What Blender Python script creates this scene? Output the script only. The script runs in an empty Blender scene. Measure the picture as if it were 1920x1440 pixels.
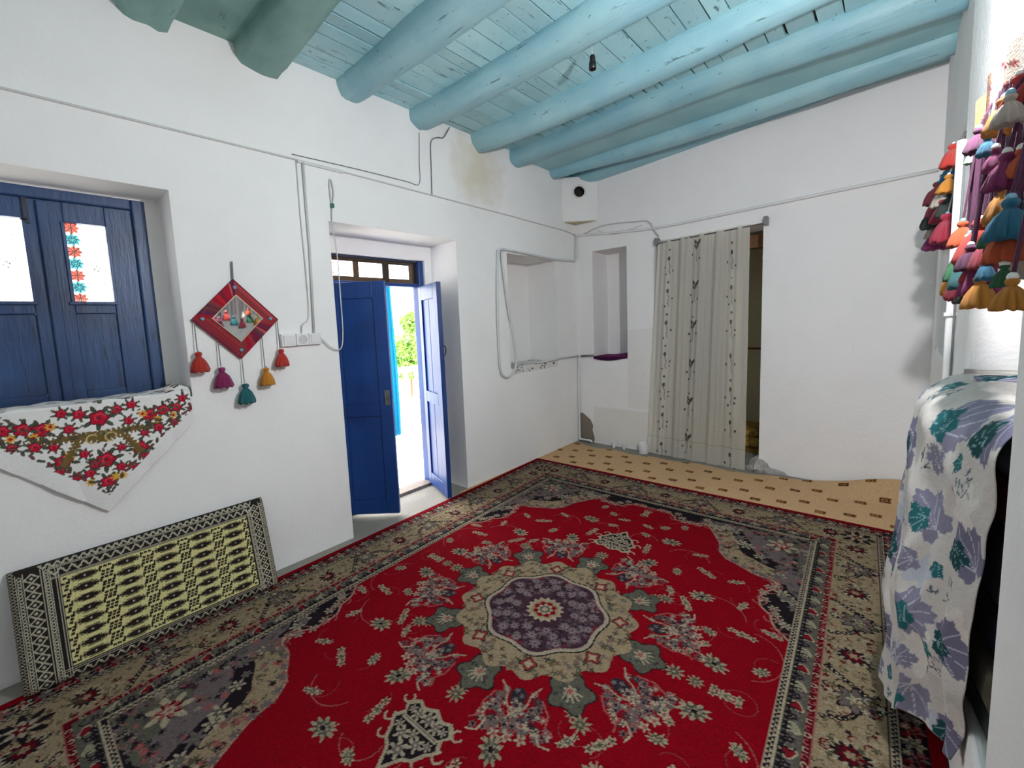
import bpy, math, random
import numpy as np
from mathutils import Vector, Matrix

random.seed(7)
RNG = np.random.default_rng(7)
SC = bpy.context.scene
COL = SC.collection
PI = math.pi

# ------------------------------------------------------------------ camera, world, exposure
FPX = 805.0                      # focal length in pixels of the 1920x1440 frame
PPX, PPY = 919.5, 690.0          # principal point
YAW, PITCH, ROLL = (math.radians(a) for a in (42.908, -5.8425, -2.507))
CAM = np.array([2.886, 0.0, 1.55])
_f = np.array([-math.sin(YAW) * math.cos(PITCH), math.cos(YAW) * math.cos(PITCH), math.sin(PITCH)])
_r = np.array([math.cos(YAW), math.sin(YAW), 0.0])
_u = np.cross(_r, _f)
_r, _u = (math.cos(ROLL) * _r + math.sin(ROLL) * _u, -math.sin(ROLL) * _r + math.cos(ROLL) * _u)
cd = bpy.data.cameras.new('camera')
cd.sensor_fit = 'HORIZONTAL'
cd.sensor_width = 36.0
cd.lens = FPX / 1920 * 36.0
cd.shift_x = (960 - PPX) / 1920
cd.shift_y = -(720 - PPY) / 1920
cd.clip_start = 0.02
cam = bpy.data.objects.new('camera', cd)
M = Matrix.Identity(4)
for i in range(3):
    M[i][0], M[i][1], M[i][2], M[i][3] = _r[i], _u[i], -_f[i], CAM[i]
cam.matrix_world = M
COL.objects.link(cam)
SC.camera = cam

world = bpy.data.worlds.new('sky')
SC.world = world
world.use_nodes = True
bg = world.node_tree.nodes['Background']
bg.inputs[0].default_value = (1.0, 0.985, 0.96, 1)
bg.inputs[1].default_value = 8.0
SC.view_settings.view_transform = 'Standard'
SC.view_settings.look = 'None'
SC.view_settings.exposure = 0.0
SC.view_settings.gamma = 1.0
SC.view_settings.use_curve_mapping = False
SC.cycles.adaptive_threshold = .025
LAMP_STRENGTH = 2250.0


def ray(px, py):
    return (px - PPX) * _r - (py - PPY) * _u + FPX * _f


def on_x(px, py, X):
    d = ray(px, py)
    return CAM + (X - CAM[0]) / d[0] * d


def on_y(px, py, Y):
    d = ray(px, py)
    return CAM + (Y - CAM[1]) / d[1] * d


def on_z(px, py, Z=0.0):
    d = ray(px, py)
    return CAM + (Z - CAM[2]) / d[2] * d


# ------------------------------------------------------------------ materials
def lin(c):
    c = np.asarray(c, float) / 255.0
    return np.where(c <= 0.04045, c / 12.92, ((c + 0.055) / 1.055) ** 2.4)


def rgba(c):
    return tuple(float(v) for v in lin(c)) + (1.0,)


MATS = {}


class N:
    """small node-graph helper"""
    def __init__(s, name):
        s.m = bpy.data.materials.new(name)
        s.m.use_nodes = True
        s.t = s.m.node_tree
        s.b = s.t.nodes['Principled BSDF']
        s.out = s.t.nodes['Material Output']
        MATS[name] = s.m

    def new(s, typ, **kw):
        n = s.t.nodes.new(typ)
        for k, v in kw.items():
            if hasattr(n, k):
                setattr(n, k, v)
            else:
                n.inputs[k].default_value = v
        return n

    def link(s, a, b):
        s.t.links.new(a, b)

    def coord(s, scale=(1, 1, 1)):
        tc = s.new('ShaderNodeTexCoord')
        mp = s.new('ShaderNodeMapping')
        mp.inputs['Scale'].default_value = scale
        s.link(tc.outputs['Object'], mp.inputs[0])
        return mp.outputs[0]

    def noise(s, co, scale, detail=4, rough=.55):
        n = s.new('ShaderNodeTexNoise')
        n.inputs['Scale'].default_value = scale
        n.inputs['Detail'].default_value = detail
        n.inputs['Roughness'].default_value = rough
        s.link(co, n.inputs['Vector'])
        return n.outputs[0]

    def ramp(s, fac, stops):
        n = s.new('ShaderNodeValToRGB')
        e = n.color_ramp.elements
        while len(e) < len(stops):
            e.new(.5)
        for el, (p, c) in zip(e, stops):
            el.position = p
            el.color = c if len(c) == 4 else tuple(c) + (1,)
        s.link(fac, n.inputs[0])
        return n.outputs[0]

    def mix(s, fac, a, b):
        n = s.new('ShaderNodeMix', data_type='RGBA')
        for sock, v in ((n.inputs[0], fac), (n.inputs[6], a), (n.inputs[7], b)):
            if isinstance(v, (int, float, tuple)):
                sock.default_value = v
            else:
                s.link(v, sock)
        return n.outputs[2]

    def bump(s, h, strength=.3, dist=.01):
        n = s.new('ShaderNodeBump')
        n.inputs['Strength'].default_value = strength
        n.inputs['Distance'].default_value = dist
        s.link(h, n.inputs['Height'])
        s.link(n.outputs[0], s.b.inputs['Normal'])

    def color(s, c):
        if isinstance(c, tuple):
            s.b.inputs['Base Color'].default_value = c
        else:
            s.link(c, s.b.inputs['Base Color'])


def plain(name, c, rough=.6, metal=0.0, noise=.0, scale=20, bump=0.0):
    k = N(name)
    k.b.inputs['Roughness'].default_value = rough
    k.b.inputs['Metallic'].default_value = metal
    base = rgba(c)
    co = k.coord()
    if noise:
        n = k.noise(co, scale)
        d = tuple(v * (1 - noise) for v in base[:3]) + (1,)
        l_ = tuple(min(1, v * (1 + noise)) for v in base[:3]) + (1,)
        k.color(k.ramp(n, [(.3, d), (.7, l_)]))
    else:
        k.color(base)
    if bump:
        k.bump(k.noise(co, scale * 2), bump, .01)
    return k.m


def plaster(name, c, var=.05, bump=.35, stain=None):
    k = N(name)
    k.b.inputs['Roughness'].default_value = .92
    k.b.inputs['Specular IOR Level'].default_value = .2
    base = rgba(c)
    co = k.coord()
    n1 = k.noise(co, 1.3, 5)
    d = tuple(v * (1 - var) for v in base[:3]) + (1,)
    cc = k.ramp(n1, [(.35, d), (.6, base)])
    # scuffs and small dirty specks with a shape of their own
    n2 = k.noise(co, 26, 3, .6)
    speck = k.ramp(n2, [(.73, (0, 0, 0, 1)), (.78, (1, 1, 1, 1))])
    cc = k.mix(k.mathmul(speck, .22), cc, rgba((150, 146, 140)))
    if stain:
        (sx, sy, sz), rad, scol = stain
        tc = k.new('ShaderNodeTexCoord')
        vm = k.new('ShaderNodeVectorMath', operation='DISTANCE')
        k.link(tc.outputs['Object'], vm.inputs[0])
        vm.inputs[1].default_value = (sx, sy, sz)
        n3 = k.noise(co, 5, 4)
        ad = k.new('ShaderNodeMath', operation='MULTIPLY_ADD')
        k.link(n3, ad.inputs[0])
        ad.inputs[1].default_value = .5
        k.link(vm.outputs['Value'], ad.inputs[2])
        msk = k.ramp(ad.outputs[0], [(rad * .6, (1, 1, 1, 1)), (rad * 1.25, (0, 0, 0, 1))])
        cc = k.mix(k.mathmul(msk, .55), cc, rgba(scol))
    k.color(cc)
    h = k.new('ShaderNodeMath', operation='MULTIPLY_ADD')
    k.link(k.noise(co, 4, 3), h.inputs[0])
    h.inputs[1].default_value = 2.2
    k.link(k.noise(co, 45, 4, .6), h.inputs[2])
    k.bump(h.outputs[0], bump, .012)
    return k.m


def _mathmul(s, a, v):
    n = s.new('ShaderNodeMath', operation='MULTIPLY')
    s.link(a, n.inputs[0])
    n.inputs[1].default_value = v
    return n.outputs[0]


N.mathmul = _mathmul


def paint(name, c, c2, chip, chips=.66, grain=(1, 14, 14), rough=.45, rnd=.12, bump=.5, speck=.70):
    """old oil paint on wood: two tones, brush grain, chipped specks"""
    k = N(name)
    k.b.inputs['Roughness'].default_value = rough
    co = k.coord()
    cg = k.coord(grain)
    n1 = k.noise(co, 2.2, 5)
    cc = k.ramp(n1, [(.38, rgba(c2)), (.62, rgba(c))])
    oi = k.new('ShaderNodeObjectInfo')
    hs = k.new('ShaderNodeHueSaturation')
    mr = k.new('ShaderNodeMapRange')
    k.link(oi.outputs['Random'], mr.inputs[0])
    mr.inputs[3].default_value = 1 - rnd
    mr.inputs[4].default_value = 1 + rnd
    k.link(mr.outputs[0], hs.inputs['Value'])
    k.link(cc, hs.inputs['Color'])
    g = k.noise(cg, 3.0, 6, .65)
    streak = k.ramp(g, [(chips, (0, 0, 0, 1)), (chips + .04, (1, 1, 1, 1))])
    cc = k.mix(k.mathmul(streak, .75), hs.outputs[0], rgba(chip))
    sp_ = k.noise(k.coord(tuple(1 + .25 * (q > 2) * 2 for q in grain)), 24, 4, .6)
    cc = k.mix(k.mathmul(k.ramp(sp_, [(speck, (0, 0, 0, 1)), (speck + .03, (1, 1, 1, 1))]), .8), cc, rgba(chip))
    k.color(cc)
    k.bump(g, bump, .006)
    return k.m


def attr(name, rough=.9, bump=.25, bscale=300, sheen=0.0, bdist=.003):
    k = N(name)
    k.b.inputs['Roughness'].default_value = rough
    k.b.inputs['Specular IOR Level'].default_value = .15
    if sheen:
        k.b.inputs['Sheen Weight'].default_value = sheen
    a = k.new('ShaderNodeVertexColor', layer_name='print')
    k.color(a.outputs[0])
    if bump:
        k.bump(k.noise(k.coord(), bscale, 2), bump, bdist)
    return k.m


def emit(name, c, strength):
    k = N(name)
    e = k.new('ShaderNodeEmission')
    e.inputs[0].default_value = c
    e.inputs[1].default_value = strength
    k.link(e.outputs[0], k.out.inputs[0])
    return k.m


WHITE = plaster('whitewash', (246, 245, 244), bump=.2, stain=((0, 3.05, 3.0), .55, (205, 190, 150)))
WHITE_FAR = plaster('whitewash_far', (247, 245, 245), var=.04, bump=.25)
WHITE_R = plaster('whitewash_right', (245, 244, 243), bump=.2)
CREAM = plaster('cream_plaster', (240, 230, 194), var=.04)
CONCRETE = plaster('grey_concrete', (150, 146, 138), var=.2, bump=.6)
CEMENT = plaster('rough_cement', (134, 126, 114), var=.25, bump=1.0)
TEAL = paint('teal_paint', (172, 212, 218), (152, 198, 208), (56, 84, 92), chips=.63, grain=(9, 1.2, 9), speck=.665)
TEAL_B = paint('teal_beam_paint', (154, 196, 204), (134, 182, 196), (58, 84, 94), chips=.64, grain=(1.0, 9, 9), speck=.68, rnd=.07, bump=.7)
TEAL_S = paint('teal_smooth', (150, 194, 198), (134, 180, 188), (90, 130, 136), chips=.74, grain=(1, 3, 3), bump=.25)
TEAL_G = paint('green_teal_paint', (138, 178, 168), (108, 152, 146), (64, 98, 96), chips=.64, grain=(1.2, 5, 5), bump=.8)
BLUE = paint('blue_door_paint', (12, 62, 130), (10, 50, 112), (22, 34, 60), chips=.70, grain=(10, 10, 1), rough=.38, rnd=.04)
BLUE_W = paint('blue_window_paint', (30, 68, 114), (18, 46, 86), (18, 26, 42), chips=.62, grain=(8, 8, 1), rough=.4, rnd=.04)
NAVY = plain('dark_navy_frame', (26, 34, 58), .5, noise=.3)
PLASTIC = plain('white_plastic', (232, 232, 232), .35)
PVC = plain('grey_white_pvc', (212, 214, 215), .4)
CABLE = plain('pale_cable', (206, 206, 204), .5)
CABLE_D = plain('dark_cable', (112, 112, 112), .6)
STEEL = plain('dull_steel', (130, 130, 128), .4, metal=.8)
BLACKPL = plain('black_bakelite', (30, 28, 30), .35)
WOOD = plain('brown_wood', (120, 82, 46), .7, noise=.25, scale=12, bump=.3)
RUBBLE = plain('broken_plaster', (176, 172, 166), .95, noise=.2, scale=25, bump=.8)


# ------------------------------------------------------------------ mesh helpers
def link(name, mesh, m, parent=None, smooth=False):
    o = bpy.data.objects.new(name, mesh)
    COL.objects.link(o)
    if m is not None and not mesh.materials:
        mesh.materials.append(m)
    if parent is not None:
        o.parent = parent
    if smooth:
        mesh.polygons.foreach_set('use_smooth', [True] * len(mesh.polygons))
    return o


class MB:
    def __init__(s):
        s.v, s.f = [], []

    def add(s, vs, fs):
        b = len(s.v)
        s.v += [tuple(map(float, p)) for p in vs]
        s.f += [tuple(i + b for i in q) for q in fs]
        return s

    def box(s, x0, x1, y0, y1, z0, z1):
        vs = [(x, y, z) for x in (x0, x1) for y in (y0, y1) for z in (z0, z1)]
        return s.add(vs, [(0, 1, 3, 2), (4, 6, 7, 5), (0, 4, 5, 1), (2, 3, 7, 6), (0, 2, 6, 4), (1, 5, 7, 3)])

    def obox(s, c, ax, ay, az):
        """oriented box: centre and three half-axis vectors"""
        c, ax, ay, az = (np.array(t, float) for t in (c, ax, ay, az))
        vs = [c + i * ax + j * ay + k * az for i in (-1, 1) for j in (-1, 1) for k in (-1, 1)]
        return s.add(vs, [(0, 1, 3, 2), (4, 6, 7, 5), (0, 4, 5, 1), (2, 3, 7, 6), (0, 2, 6, 4), (1, 5, 7, 3)])

    def tube(s, path, r, seg=8, cap=True):
        path = [np.array(p, float) for p in path]
        rs = r if isinstance(r, (list, tuple, np.ndarray)) else [r] * len(path)
        rings = []
        up = np.array([.013, .021, 1.0])
        for i, p in enumerate(path):
            t = path[min(i + 1, len(path) - 1)] - path[max(i - 1, 0)]
            t = t / (np.linalg.norm(t) + 1e-9)
            if abs(t @ up) > .98:
                up = np.array([1.0, .02, .013])
            a = np.cross(t, up); a /= np.linalg.norm(a)
            b = np.cross(t, a)
            up = -b if (-b) @ up > 0 else b
            rings.append([p + rs[i] * (math.cos(2 * PI * k / seg) * a + math.sin(2 * PI * k / seg) * b) for k in range(seg)])
        vs = [q for rg in rings for q in rg]
        fs = []
        for i in range(len(rings) - 1):
            for k in range(seg):
                k2 = (k + 1) % seg
                fs.append((i * seg + k, i * seg + k2, (i + 1) * seg + k2, (i + 1) * seg + k))
        if cap:
            fs.append(tuple(range(seg))[::-1])
            fs.append(tuple((len(rings) - 1) * seg + k for k in range(seg)))
        return s.add(vs, fs)

    def lathe(s, prof, c=(0, 0, 0), seg=20, axis=(0, 0, 1), wob=None, cap=True):
        ax = Vector(axis).normalized()
        q = Vector((0, 0, 1)).rotation_difference(ax)
        vs, fs = [], []
        for i, (r, h) in enumerate(prof):
            for k in range(seg):
                a = 2 * PI * k / seg
                rr = r * (wob(i, a) if wob else 1)
                p = q @ Vector((rr * math.cos(a), rr * math.sin(a), h))
                vs.append((p.x + c[0], p.y + c[1], p.z + c[2]))
        for i in range(len(prof) - 1):
            for k in range(seg):
                k2 = (k + 1) % seg
                fs.append((i * seg + k, i * seg + k2, (i + 1) * seg + k2, (i + 1) * seg + k))
        if cap:
            fs.append(tuple(range(seg))[::-1])
            fs.append(tuple((len(prof) - 1) * seg + k for k in range(seg)))
        return s.add(vs, fs)

    def prism(s, pts, d):
        """closed polygon (3D points) extruded by vector d"""
        n = len(pts)
        d = np.array(d, float)
        vs = [np.array(p, float) for p in pts] + [np.array(p, float) + d for p in pts]
        fs = [tuple(range(n))[::-1], tuple(range(n, 2 * n))] + [(i, (i + 1) % n, n + (i + 1) % n, n + i) for i in range(n)]
        return s.add(vs, fs)

    def build(s, name, m, parent=None, smooth=False, bevel=0.0):
        me = bpy.data.meshes.new(name)
        me.from_pydata(s.v, [], s.f)
        me.update()
        o = link(name, me, m, parent, smooth)
        if bevel:
            b = o.modifiers.new('bevel', 'BEVEL')
            b.width = bevel
            b.segments = 2
            b.limit_method = 'ANGLE'
        return o


def fix_normals(o):
    import bmesh
    bm = bmesh.new()
    bm.from_mesh(o.data)
    bmesh.ops.recalc_face_normals(bm, faces=bm.faces)
    bm.to_mesh(o.data)
    bm.free()


def empty(name, loc=(0, 0, 0)):
    o = bpy.data.objects.new(name, None)
    o.empty_display_size = .1
    o.location = loc
    COL.objects.link(o)
    return o


def tag(o, label=None, cat=None, group=None, kind=None):
    if label: o['label'] = label
    if cat: o['category'] = cat
    if group: o['group'] = group
    if kind: o['kind'] = kind
    return o


def keep(child, parent):
    """parent without moving (children are built in world coordinates)"""
    child.parent = parent
    child.matrix_parent_inverse = Matrix.Translation(parent.location).inverted()
    return child


def thing(name, label, cat, loc=(0, 0, 0), group=None, kind=None):
    return tag(empty(name, loc), label, cat, group, kind)


def part(mb, name, m, parent, **kw):
    o = mb.build(name, m, None, **kw)
    if parent.type == 'EMPTY':
        keep(o, parent)
    else:
        o.parent = parent
    fix_normals(o)
    return o


def cell_wall(name, xs, ys, zs, solid, m, bevel=.012):
    """wall built from solid cells of an irregular grid: only the outer skin is meshed"""
    nx, ny, nz = len(xs) - 1, len(ys) - 1, len(zs) - 1
    S = np.zeros((nx + 2, ny + 2, nz + 2), bool)
    for i in range(nx):
        for j in range(ny):
            for k in range(nz):
                S[i + 1, j + 1, k + 1] = solid((xs[i] + xs[i + 1]) / 2, (ys[j] + ys[j + 1]) / 2, (zs[k] + zs[k + 1]) / 2)
    vid, V, F = {}, [], []

    def v(i, j, k):
        if (i, j, k) not in vid:
            vid[(i, j, k)] = len(V)
            V.append((xs[i], ys[j], zs[k]))
        return vid[(i, j, k)]
    for i in range(nx):
        for j in range(ny):
            for k in range(nz):
                if not S[i + 1, j + 1, k + 1]:
                    continue
                for ax, sg in ((0, -1), (0, 1), (1, -1), (1, 1), (2, -1), (2, 1)):
                    q = [i + 1, j + 1, k + 1]
                    q[ax] += sg
                    if S[tuple(q)]:
                        continue
                    a = [i, j, k]
                    a[ax] += (sg > 0)
                    b1, b2 = [t for t in range(3) if t != ax]
                    quad = []
                    for d1, d2 in ((0, 0), (1, 0), (1, 1), (0, 1)):
                        c = list(a)
                        c[b1] += d1
                        c[b2] += d2
                        quad.append(v(*c))
                    F.append(quad)
    me = bpy.data.meshes.new(name)
    me.from_pydata(V, [], F)
    o = link(name, me, m)
    fix_normals(o)
    if bevel:
        b = o.modifiers.new('bevel', 'BEVEL')
        b.width = bevel
        b.segments = 3
        b.limit_method = 'ANGLE'
        b.angle_limit = math.radians(40)
    tag(o, kind='structure')
    return o


def inside(v, a, b):
    return a <= v <= b


# ------------------------------------------------------------------ pattern canvas (printed / woven colours)
class Canvas:
    """colour field on a regular grid; every drawing call works on a small window of it"""
    def __init__(s, x0, x1, y0, y1, res, c):
        s.x = np.linspace(x0, x1, max(2, int(round((x1 - x0) / res)) + 1))
        s.y = np.linspace(y0, y1, max(2, int(round((y1 - y0) / res)) + 1))
        s.img = np.empty((len(s.y), len(s.x), 3), np.float32)
        s.img[:] = c
        s.sym = [(1, 1)]

    def win(s, xa, xb, ya, yb):
        i0, i1 = np.searchsorted(s.x, xa), np.searchsorted(s.x, xb, 'right')
        j0, j1 = np.searchsorted(s.y, ya), np.searchsorted(s.y, yb, 'right')
        if i1 <= i0 or j1 <= j0:
            return None
        return slice(j0, j1), slice(i0, i1), s.x[i0:i1][None, :], s.y[j0:j1][:, None]

    def put(s, j, i, mask, c):
        s.img[j, i][mask] = c

    def each(s, x, y):
        seen = set()
        for a, b in s.sym:
            key = (round(a * x, 4), round(b * y, 4))
            if key in seen:
                continue
            seen.add(key)
            yield a, b

    def shape(s, cx, cy, R, fn, c):
        """fn(dx, dy) -> mask, drawn at every mirror image"""
        for a, b in s.each(cx, cy):
            w = s.win(a * cx - R, a * cx + R, b * cy - R, b * cy + R)
            if w:
                j, i, X, Y = w
                s.put(j, i, fn((X - a * cx) * a, (Y - b * cy) * b), c)

    def ell(s, cx, cy, ra, rb, c, rot=0.0):
        cr, sr = math.cos(rot), math.sin(rot)
        s.shape(cx, cy, max(ra, rb), lambda x, y: ((x * cr + y * sr) / ra) ** 2 + ((-x * sr + y * cr) / rb) ** 2 <= 1, c)

    def ros(s, cx, cy, r, n, amp, c, rot=0.0, sx=1.0, sy=1.0, ang=0.0):
        ca, sa = math.cos(ang), math.sin(ang)

        def fn(x, y):
            x, y = (x * ca + y * sa) / sx, (-x * sa + y * ca) / sy
            return np.hypot(x, y) <= r * (1 + amp * np.cos(n * (np.arctan2(y, x) - rot)))
        s.shape(cx, cy, r * (1 + abs(amp)) * max(sx, sy), fn, c)

    def rect(s, x0, x1, y0, y1, c):
        for a, b in s.sym:
            w = s.win(min(a * x0, a * x1), max(a * x0, a * x1), min(b * y0, b * y1), max(b * y0, b * y1))
            if w:
                s.img[w[0], w[1]] = c

    def poly(s, pts, c, mask_only=False):
        P = np.array(pts, float)
        for a, b in s.sym:
            Q = P * (a, b)
            w = s.win(Q[:, 0].min(), Q[:, 0].max(), Q[:, 1].min(), Q[:, 1].max())
            if not w:
                continue
            j, i, X, Y = w
            X, Y = np.broadcast_arrays(X, Y)
            m = np.zeros(X.shape, bool)
            n = len(Q)
            for k in range(n):
                xa, ya = Q[k]
                xb, yb = Q[(k + 1) % n]
                if ya == yb:
                    continue
                cr = (ya > Y) != (yb > Y)
                m ^= cr & (X < (xb - xa) * (Y - ya) / (yb - ya) + xa)
            s.put(j, i, m, c)

    def line(s, pts, w, c):
        P = np.array(pts, float)
        for a, b in s.sym:
            Q = P * (a, b)
            for k in range(len(Q) - 1):
                p, q = Q[k], Q[k + 1]
                ww = s.win(min(p[0], q[0]) - w, max(p[0], q[0]) + w, min(p[1], q[1]) - w, max(p[1], q[1]) + w)
                if not ww:
                    continue
                j, i, X, Y = ww
                d = q - p
                L = d @ d + 1e-12
                t = np.clip(((X - p[0]) * d[0] + (Y - p[1]) * d[1]) / L, 0, 1)
                s.put(j, i, np.hypot(X - p[0] - t * d[0], Y - p[1] - t * d[1]) <= w / 2, c)

    def speckle(s, amt):
        n = RNG.normal(1, amt, s.img.shape[:2]).astype(np.float32)
        s.img *= n[..., None]
        np.clip(s.img, 0, 255, out=s.img)


def arc(cx, cy, r, a0, a1, n=10, ry=None):
    ry = r if ry is None else ry
    return [(cx + r * math.cos(a0 + (a1 - a0) * t / n), cy + ry * math.sin(a0 + (a1 - a0) * t / n)) for t in range(n + 1)]


def grid_mesh(name, cv, fn, m, parent=None, cull=None, smooth=True):
    """mesh over the canvas grid; fn(U, V) -> X, Y, Z arrays; colours go to the point attribute 'print'"""
    U, V = np.meshgrid(cv.x, cv.y)
    X, Y, Z = fn(U, V)
    X, Y, Z = (np.broadcast_to(t, U.shape) for t in (X, Y, Z))
    co = np.stack([X, Y, Z], -1).reshape(-1, 3).astype(np.float32)
    ny, nx = U.shape
    idx = np.arange(nx * ny).reshape(ny, nx)
    q = np.stack([idx[:-1, :-1], idx[:-1, 1:], idx[1:, 1:], idx[1:, :-1]], -1).reshape(-1, 4)
    colr = lin(cv.img.reshape(-1, 3)).astype(np.float32)
    if cull is not None:
        good = cull(U, V).reshape(-1)
        q = q[good[q].all(1)]
        used = np.unique(q)
        remap = np.full(nx * ny, -1)
        remap[used] = np.arange(len(used))
        q = remap[q]
        co, colr = co[used], colr[used]
    me = bpy.data.meshes.new(name)
    me.vertices.add(len(co))
    me.vertices.foreach_set('co', co.reshape(-1))
    me.loops.add(q.size)
    me.loops.foreach_set('vertex_index', q.reshape(-1).astype(np.int32))
    me.polygons.add(len(q))
    me.polygons.foreach_set('loop_start', np.arange(0, q.size, 4, dtype=np.int32))
    me.polygons.foreach_set('use_smooth', np.full(len(q), smooth))
    a = me.attributes.new('print', 'FLOAT_COLOR', 'POINT')
    a.data.foreach_set('color', np.concatenate([colr, np.ones((len(co), 1), np.float32)], 1).reshape(-1))
    me.update(calc_edges=True)
    me.validate()
    o = link(name, me, m)
    if parent is not None:
        keep(o, parent)
    return o


def sstep(t):
    t = np.clip(t, 0, 1)
    return t * t * (3 - 2 * t)


# ================================================================== THE ROOM SHELL
W = 3.09          # right wall
LY = 4.75         # far wall
BY = -1.30        # wall behind the camera
TOP = 3.36

floor = MB().box(-.5, 3.7, BY - .1, LY + .5, -.12, 0).build('floor', CONCRETE)
tag(floor, kind='structure')

DY0, DY1, DZ = 1.52, 2.72, 2.31           # door recess in the left wall
WY0, WY1, WZ0, WZ1 = -.37, .613, 1.215, 2.345  # window recess
NY0, NY1, NZ0, NZ1 = 3.424, 4.306, 1.075, 2.26  # niche


def left_solid(x, y, z):
    if inside(y, DY0, DY1) and inside(z, 0, DZ):
        if x > -.36: return False
        return not (inside(y, 1.60, 2.64) and z < 2.17)
    if inside(y, WY0, WY1) and inside(z, WZ0, WZ1):
        if x > -.27: return False
        return not (inside(y, -.30, .545) and inside(z, 1.22, 2.33))
    if inside(y, NY0, NY1) and inside(z, NZ0, NZ1):
        return x < -.42
    return True


wall_left = cell_wall('wall_left', [-.50, -.42, -.36, -.27, 0],
                      [BY, WY0, -.30, .545, WY1, DY0, 1.60, 2.64, DY1, NY0, NY1, LY],
                      [0, NZ0, WZ0, 1.22, 2.17, NZ1, DZ, 2.33, WZ1, TOP], left_solid, WHITE)

FX0, FX1, FZ = .99, 2.0, 2.36             # doorway in the far wall


def far_solid(x, y, z):
    if inside(x, FX0, FX1) and z < FZ: return False
    if inside(x, .226, .662) and inside(z, 1.085, 2.365): return y > LY + .38
    return True


wall_far = cell_wall('wall_far', [-.5, .226, .662, FX0, FX1, 3.6], [LY, LY + .38, LY + .48],
                     [0, 1.085, FZ, 2.365, TOP], far_solid, WHITE_FAR)

AY0, AY1, AZ0, AZ1 = 1.43, 2.23, .38, 2.12   # bedding alcove in the right wall


def right_solid(x, y, z):
    if y > 2.70:
        if x < 3.14: return False
        if inside(y, 3.2, 4.5) and inside(z, 1.22, 2.45): return x > 3.42
        return True
    if inside(y, AY0, AY1) and inside(z, AZ0, AZ1): return x > 3.62
    return True


wall_right = cell_wall('wall_right', [W, 3.14, 3.42, 3.62, 3.75], [BY, AY0, AY1, 2.70, 3.2, 4.5, LY],
                       [0, AZ0, 1.22, AZ1, 2.45, TOP], right_solid, WHITE_R, bevel=.02)
wall_back = MB().box(-.5, 3.7, BY - .12, BY, 0, TOP).build('wall_back', WHITE_R)
tag(wall_back, kind='structure')

# ------------------------------------------------------------------ ceiling: slab, planks, log beams
ceiling = MB().box(-.5, 3.75, BY - .12, LY + .48, 3.33, 3.42).build('ceiling', plain('mud_ceiling', (150, 128, 100), .95, noise=.15, scale=8))
tag(ceiling, kind='structure')
BEAMS = [(-.75, .12, 'n'), (-.05, .12, 'n'), (.62, .115, 'g'), (1.12, .125, 'g'), (1.75, .13, 'n'), (2.38, .125, 'n'),
         (3.07, .115, 'n'), (3.63, .115, 'n'), (4.30, .11, 'n'), (4.74, .11, 'n')]
BOT = 3.15


def beam(y, r, kind, i):
    rs = np.random.default_rng(100 + i)
    nx, ns = 46, 22
    x = np.linspace(-.06, 3.16, nx)
    ph = rs.uniform(0, 6, 6)
    vs = []
    for xx in x:
        rr = r * (1 + .06 * math.sin(1.3 * xx + ph[0]) + .03 * math.sin(4.1 * xx + ph[1]))
        cy = y + .025 * math.sin(1.1 * xx + ph[2])
        cz = BOT + r + .012 * math.sin(1.7 * xx + ph[3]) + ((-.03 + .075 * xx) if y > 4.6 else 0)
        for k in range(ns):
            a = 2 * PI * k / ns
            sq = 1.0
            if kind == 'g':     # squared timber with soft corners
                sq = 1 / max(abs(math.cos(a)) ** 6 + abs(math.sin(a)) ** 6, .3) ** (1 / 6) * .93
            wob = 1 + .05 * math.sin(3 * a + ph[4] + .8 * xx) + .025 * math.sin(7 * a + 2.3 * xx + ph[5]) + rs.normal(0, .012)
            vs.append((xx, cy + rr * sq * wob * math.cos(a), cz + rr * sq * wob * math.sin(a)))
    fs = [(i_ * ns + k, i_ * ns + (k + 1) % ns, (i_ + 1) * ns + (k + 1) % ns, (i_ + 1) * ns + k) for i_ in range(nx - 1) for k in range(ns)]
    fs += [tuple(range(ns)), tuple((nx - 1) * ns + k for k in range(ns))]
    mb = MB().add(vs, fs)
    return part(mb, 'beam', TEAL_G if kind == 'g' else TEAL_B, ceiling, smooth=True)


for i, (y, r, k) in enumerate(BEAMS):
    beam(y, r, k, i)

plank_r = random.Random(3)
SMOOTH_BAYS = {(.62, 1.12), (3.63, 4.30), (4.30, 4.74)}
ys_ = [b[0] for b in BEAMS]
for a, b in zip(ys_[:-1], ys_[1:]):
    if (a, b) in SMOOTH_BAYS:
        z = 3.255 if a < 2 else 3.245 if a < 4 else 3.30
        part(MB().box(-.02, 3.15, a, b, z, z + .02), 'ceiling_panel', TEAL_G if a < 2 else TEAL_S, ceiling)
        continue
    x = -.02
    while x < 3.14:
        w = plank_r.uniform(.085, .165) if a > 0 else plank_r.uniform(.16, .24)
        x1 = min(x + w, 3.15)
        z = 3.288 + plank_r.uniform(-.005, .005)
        g = plank_r.uniform(.002, .009)
        sk = plank_r.uniform(-.005, .005)
        mb = MB()
        mb.add([(x + g, a - .02, z), (x1 - g * .5, a - .02, z + sk), (x1 - g * .5 + sk, b + .02, z + sk), (x + g + sk, b + .02, z),
                (x + g, a - .02, z + .02), (x1 - g * .5, a - .02, z + .02), (x1 - g * .5 + sk, b + .02, z + .02), (x + g + sk, b + .02, z + .02)],
               [(0, 1, 2, 3), (7, 6, 5, 4), (0, 4, 5, 1), (1, 5, 6, 2), (2, 6, 7, 3), (3, 7, 4, 0)])
        part(mb, 'plank', TEAL, ceiling)
        x = x1

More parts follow.
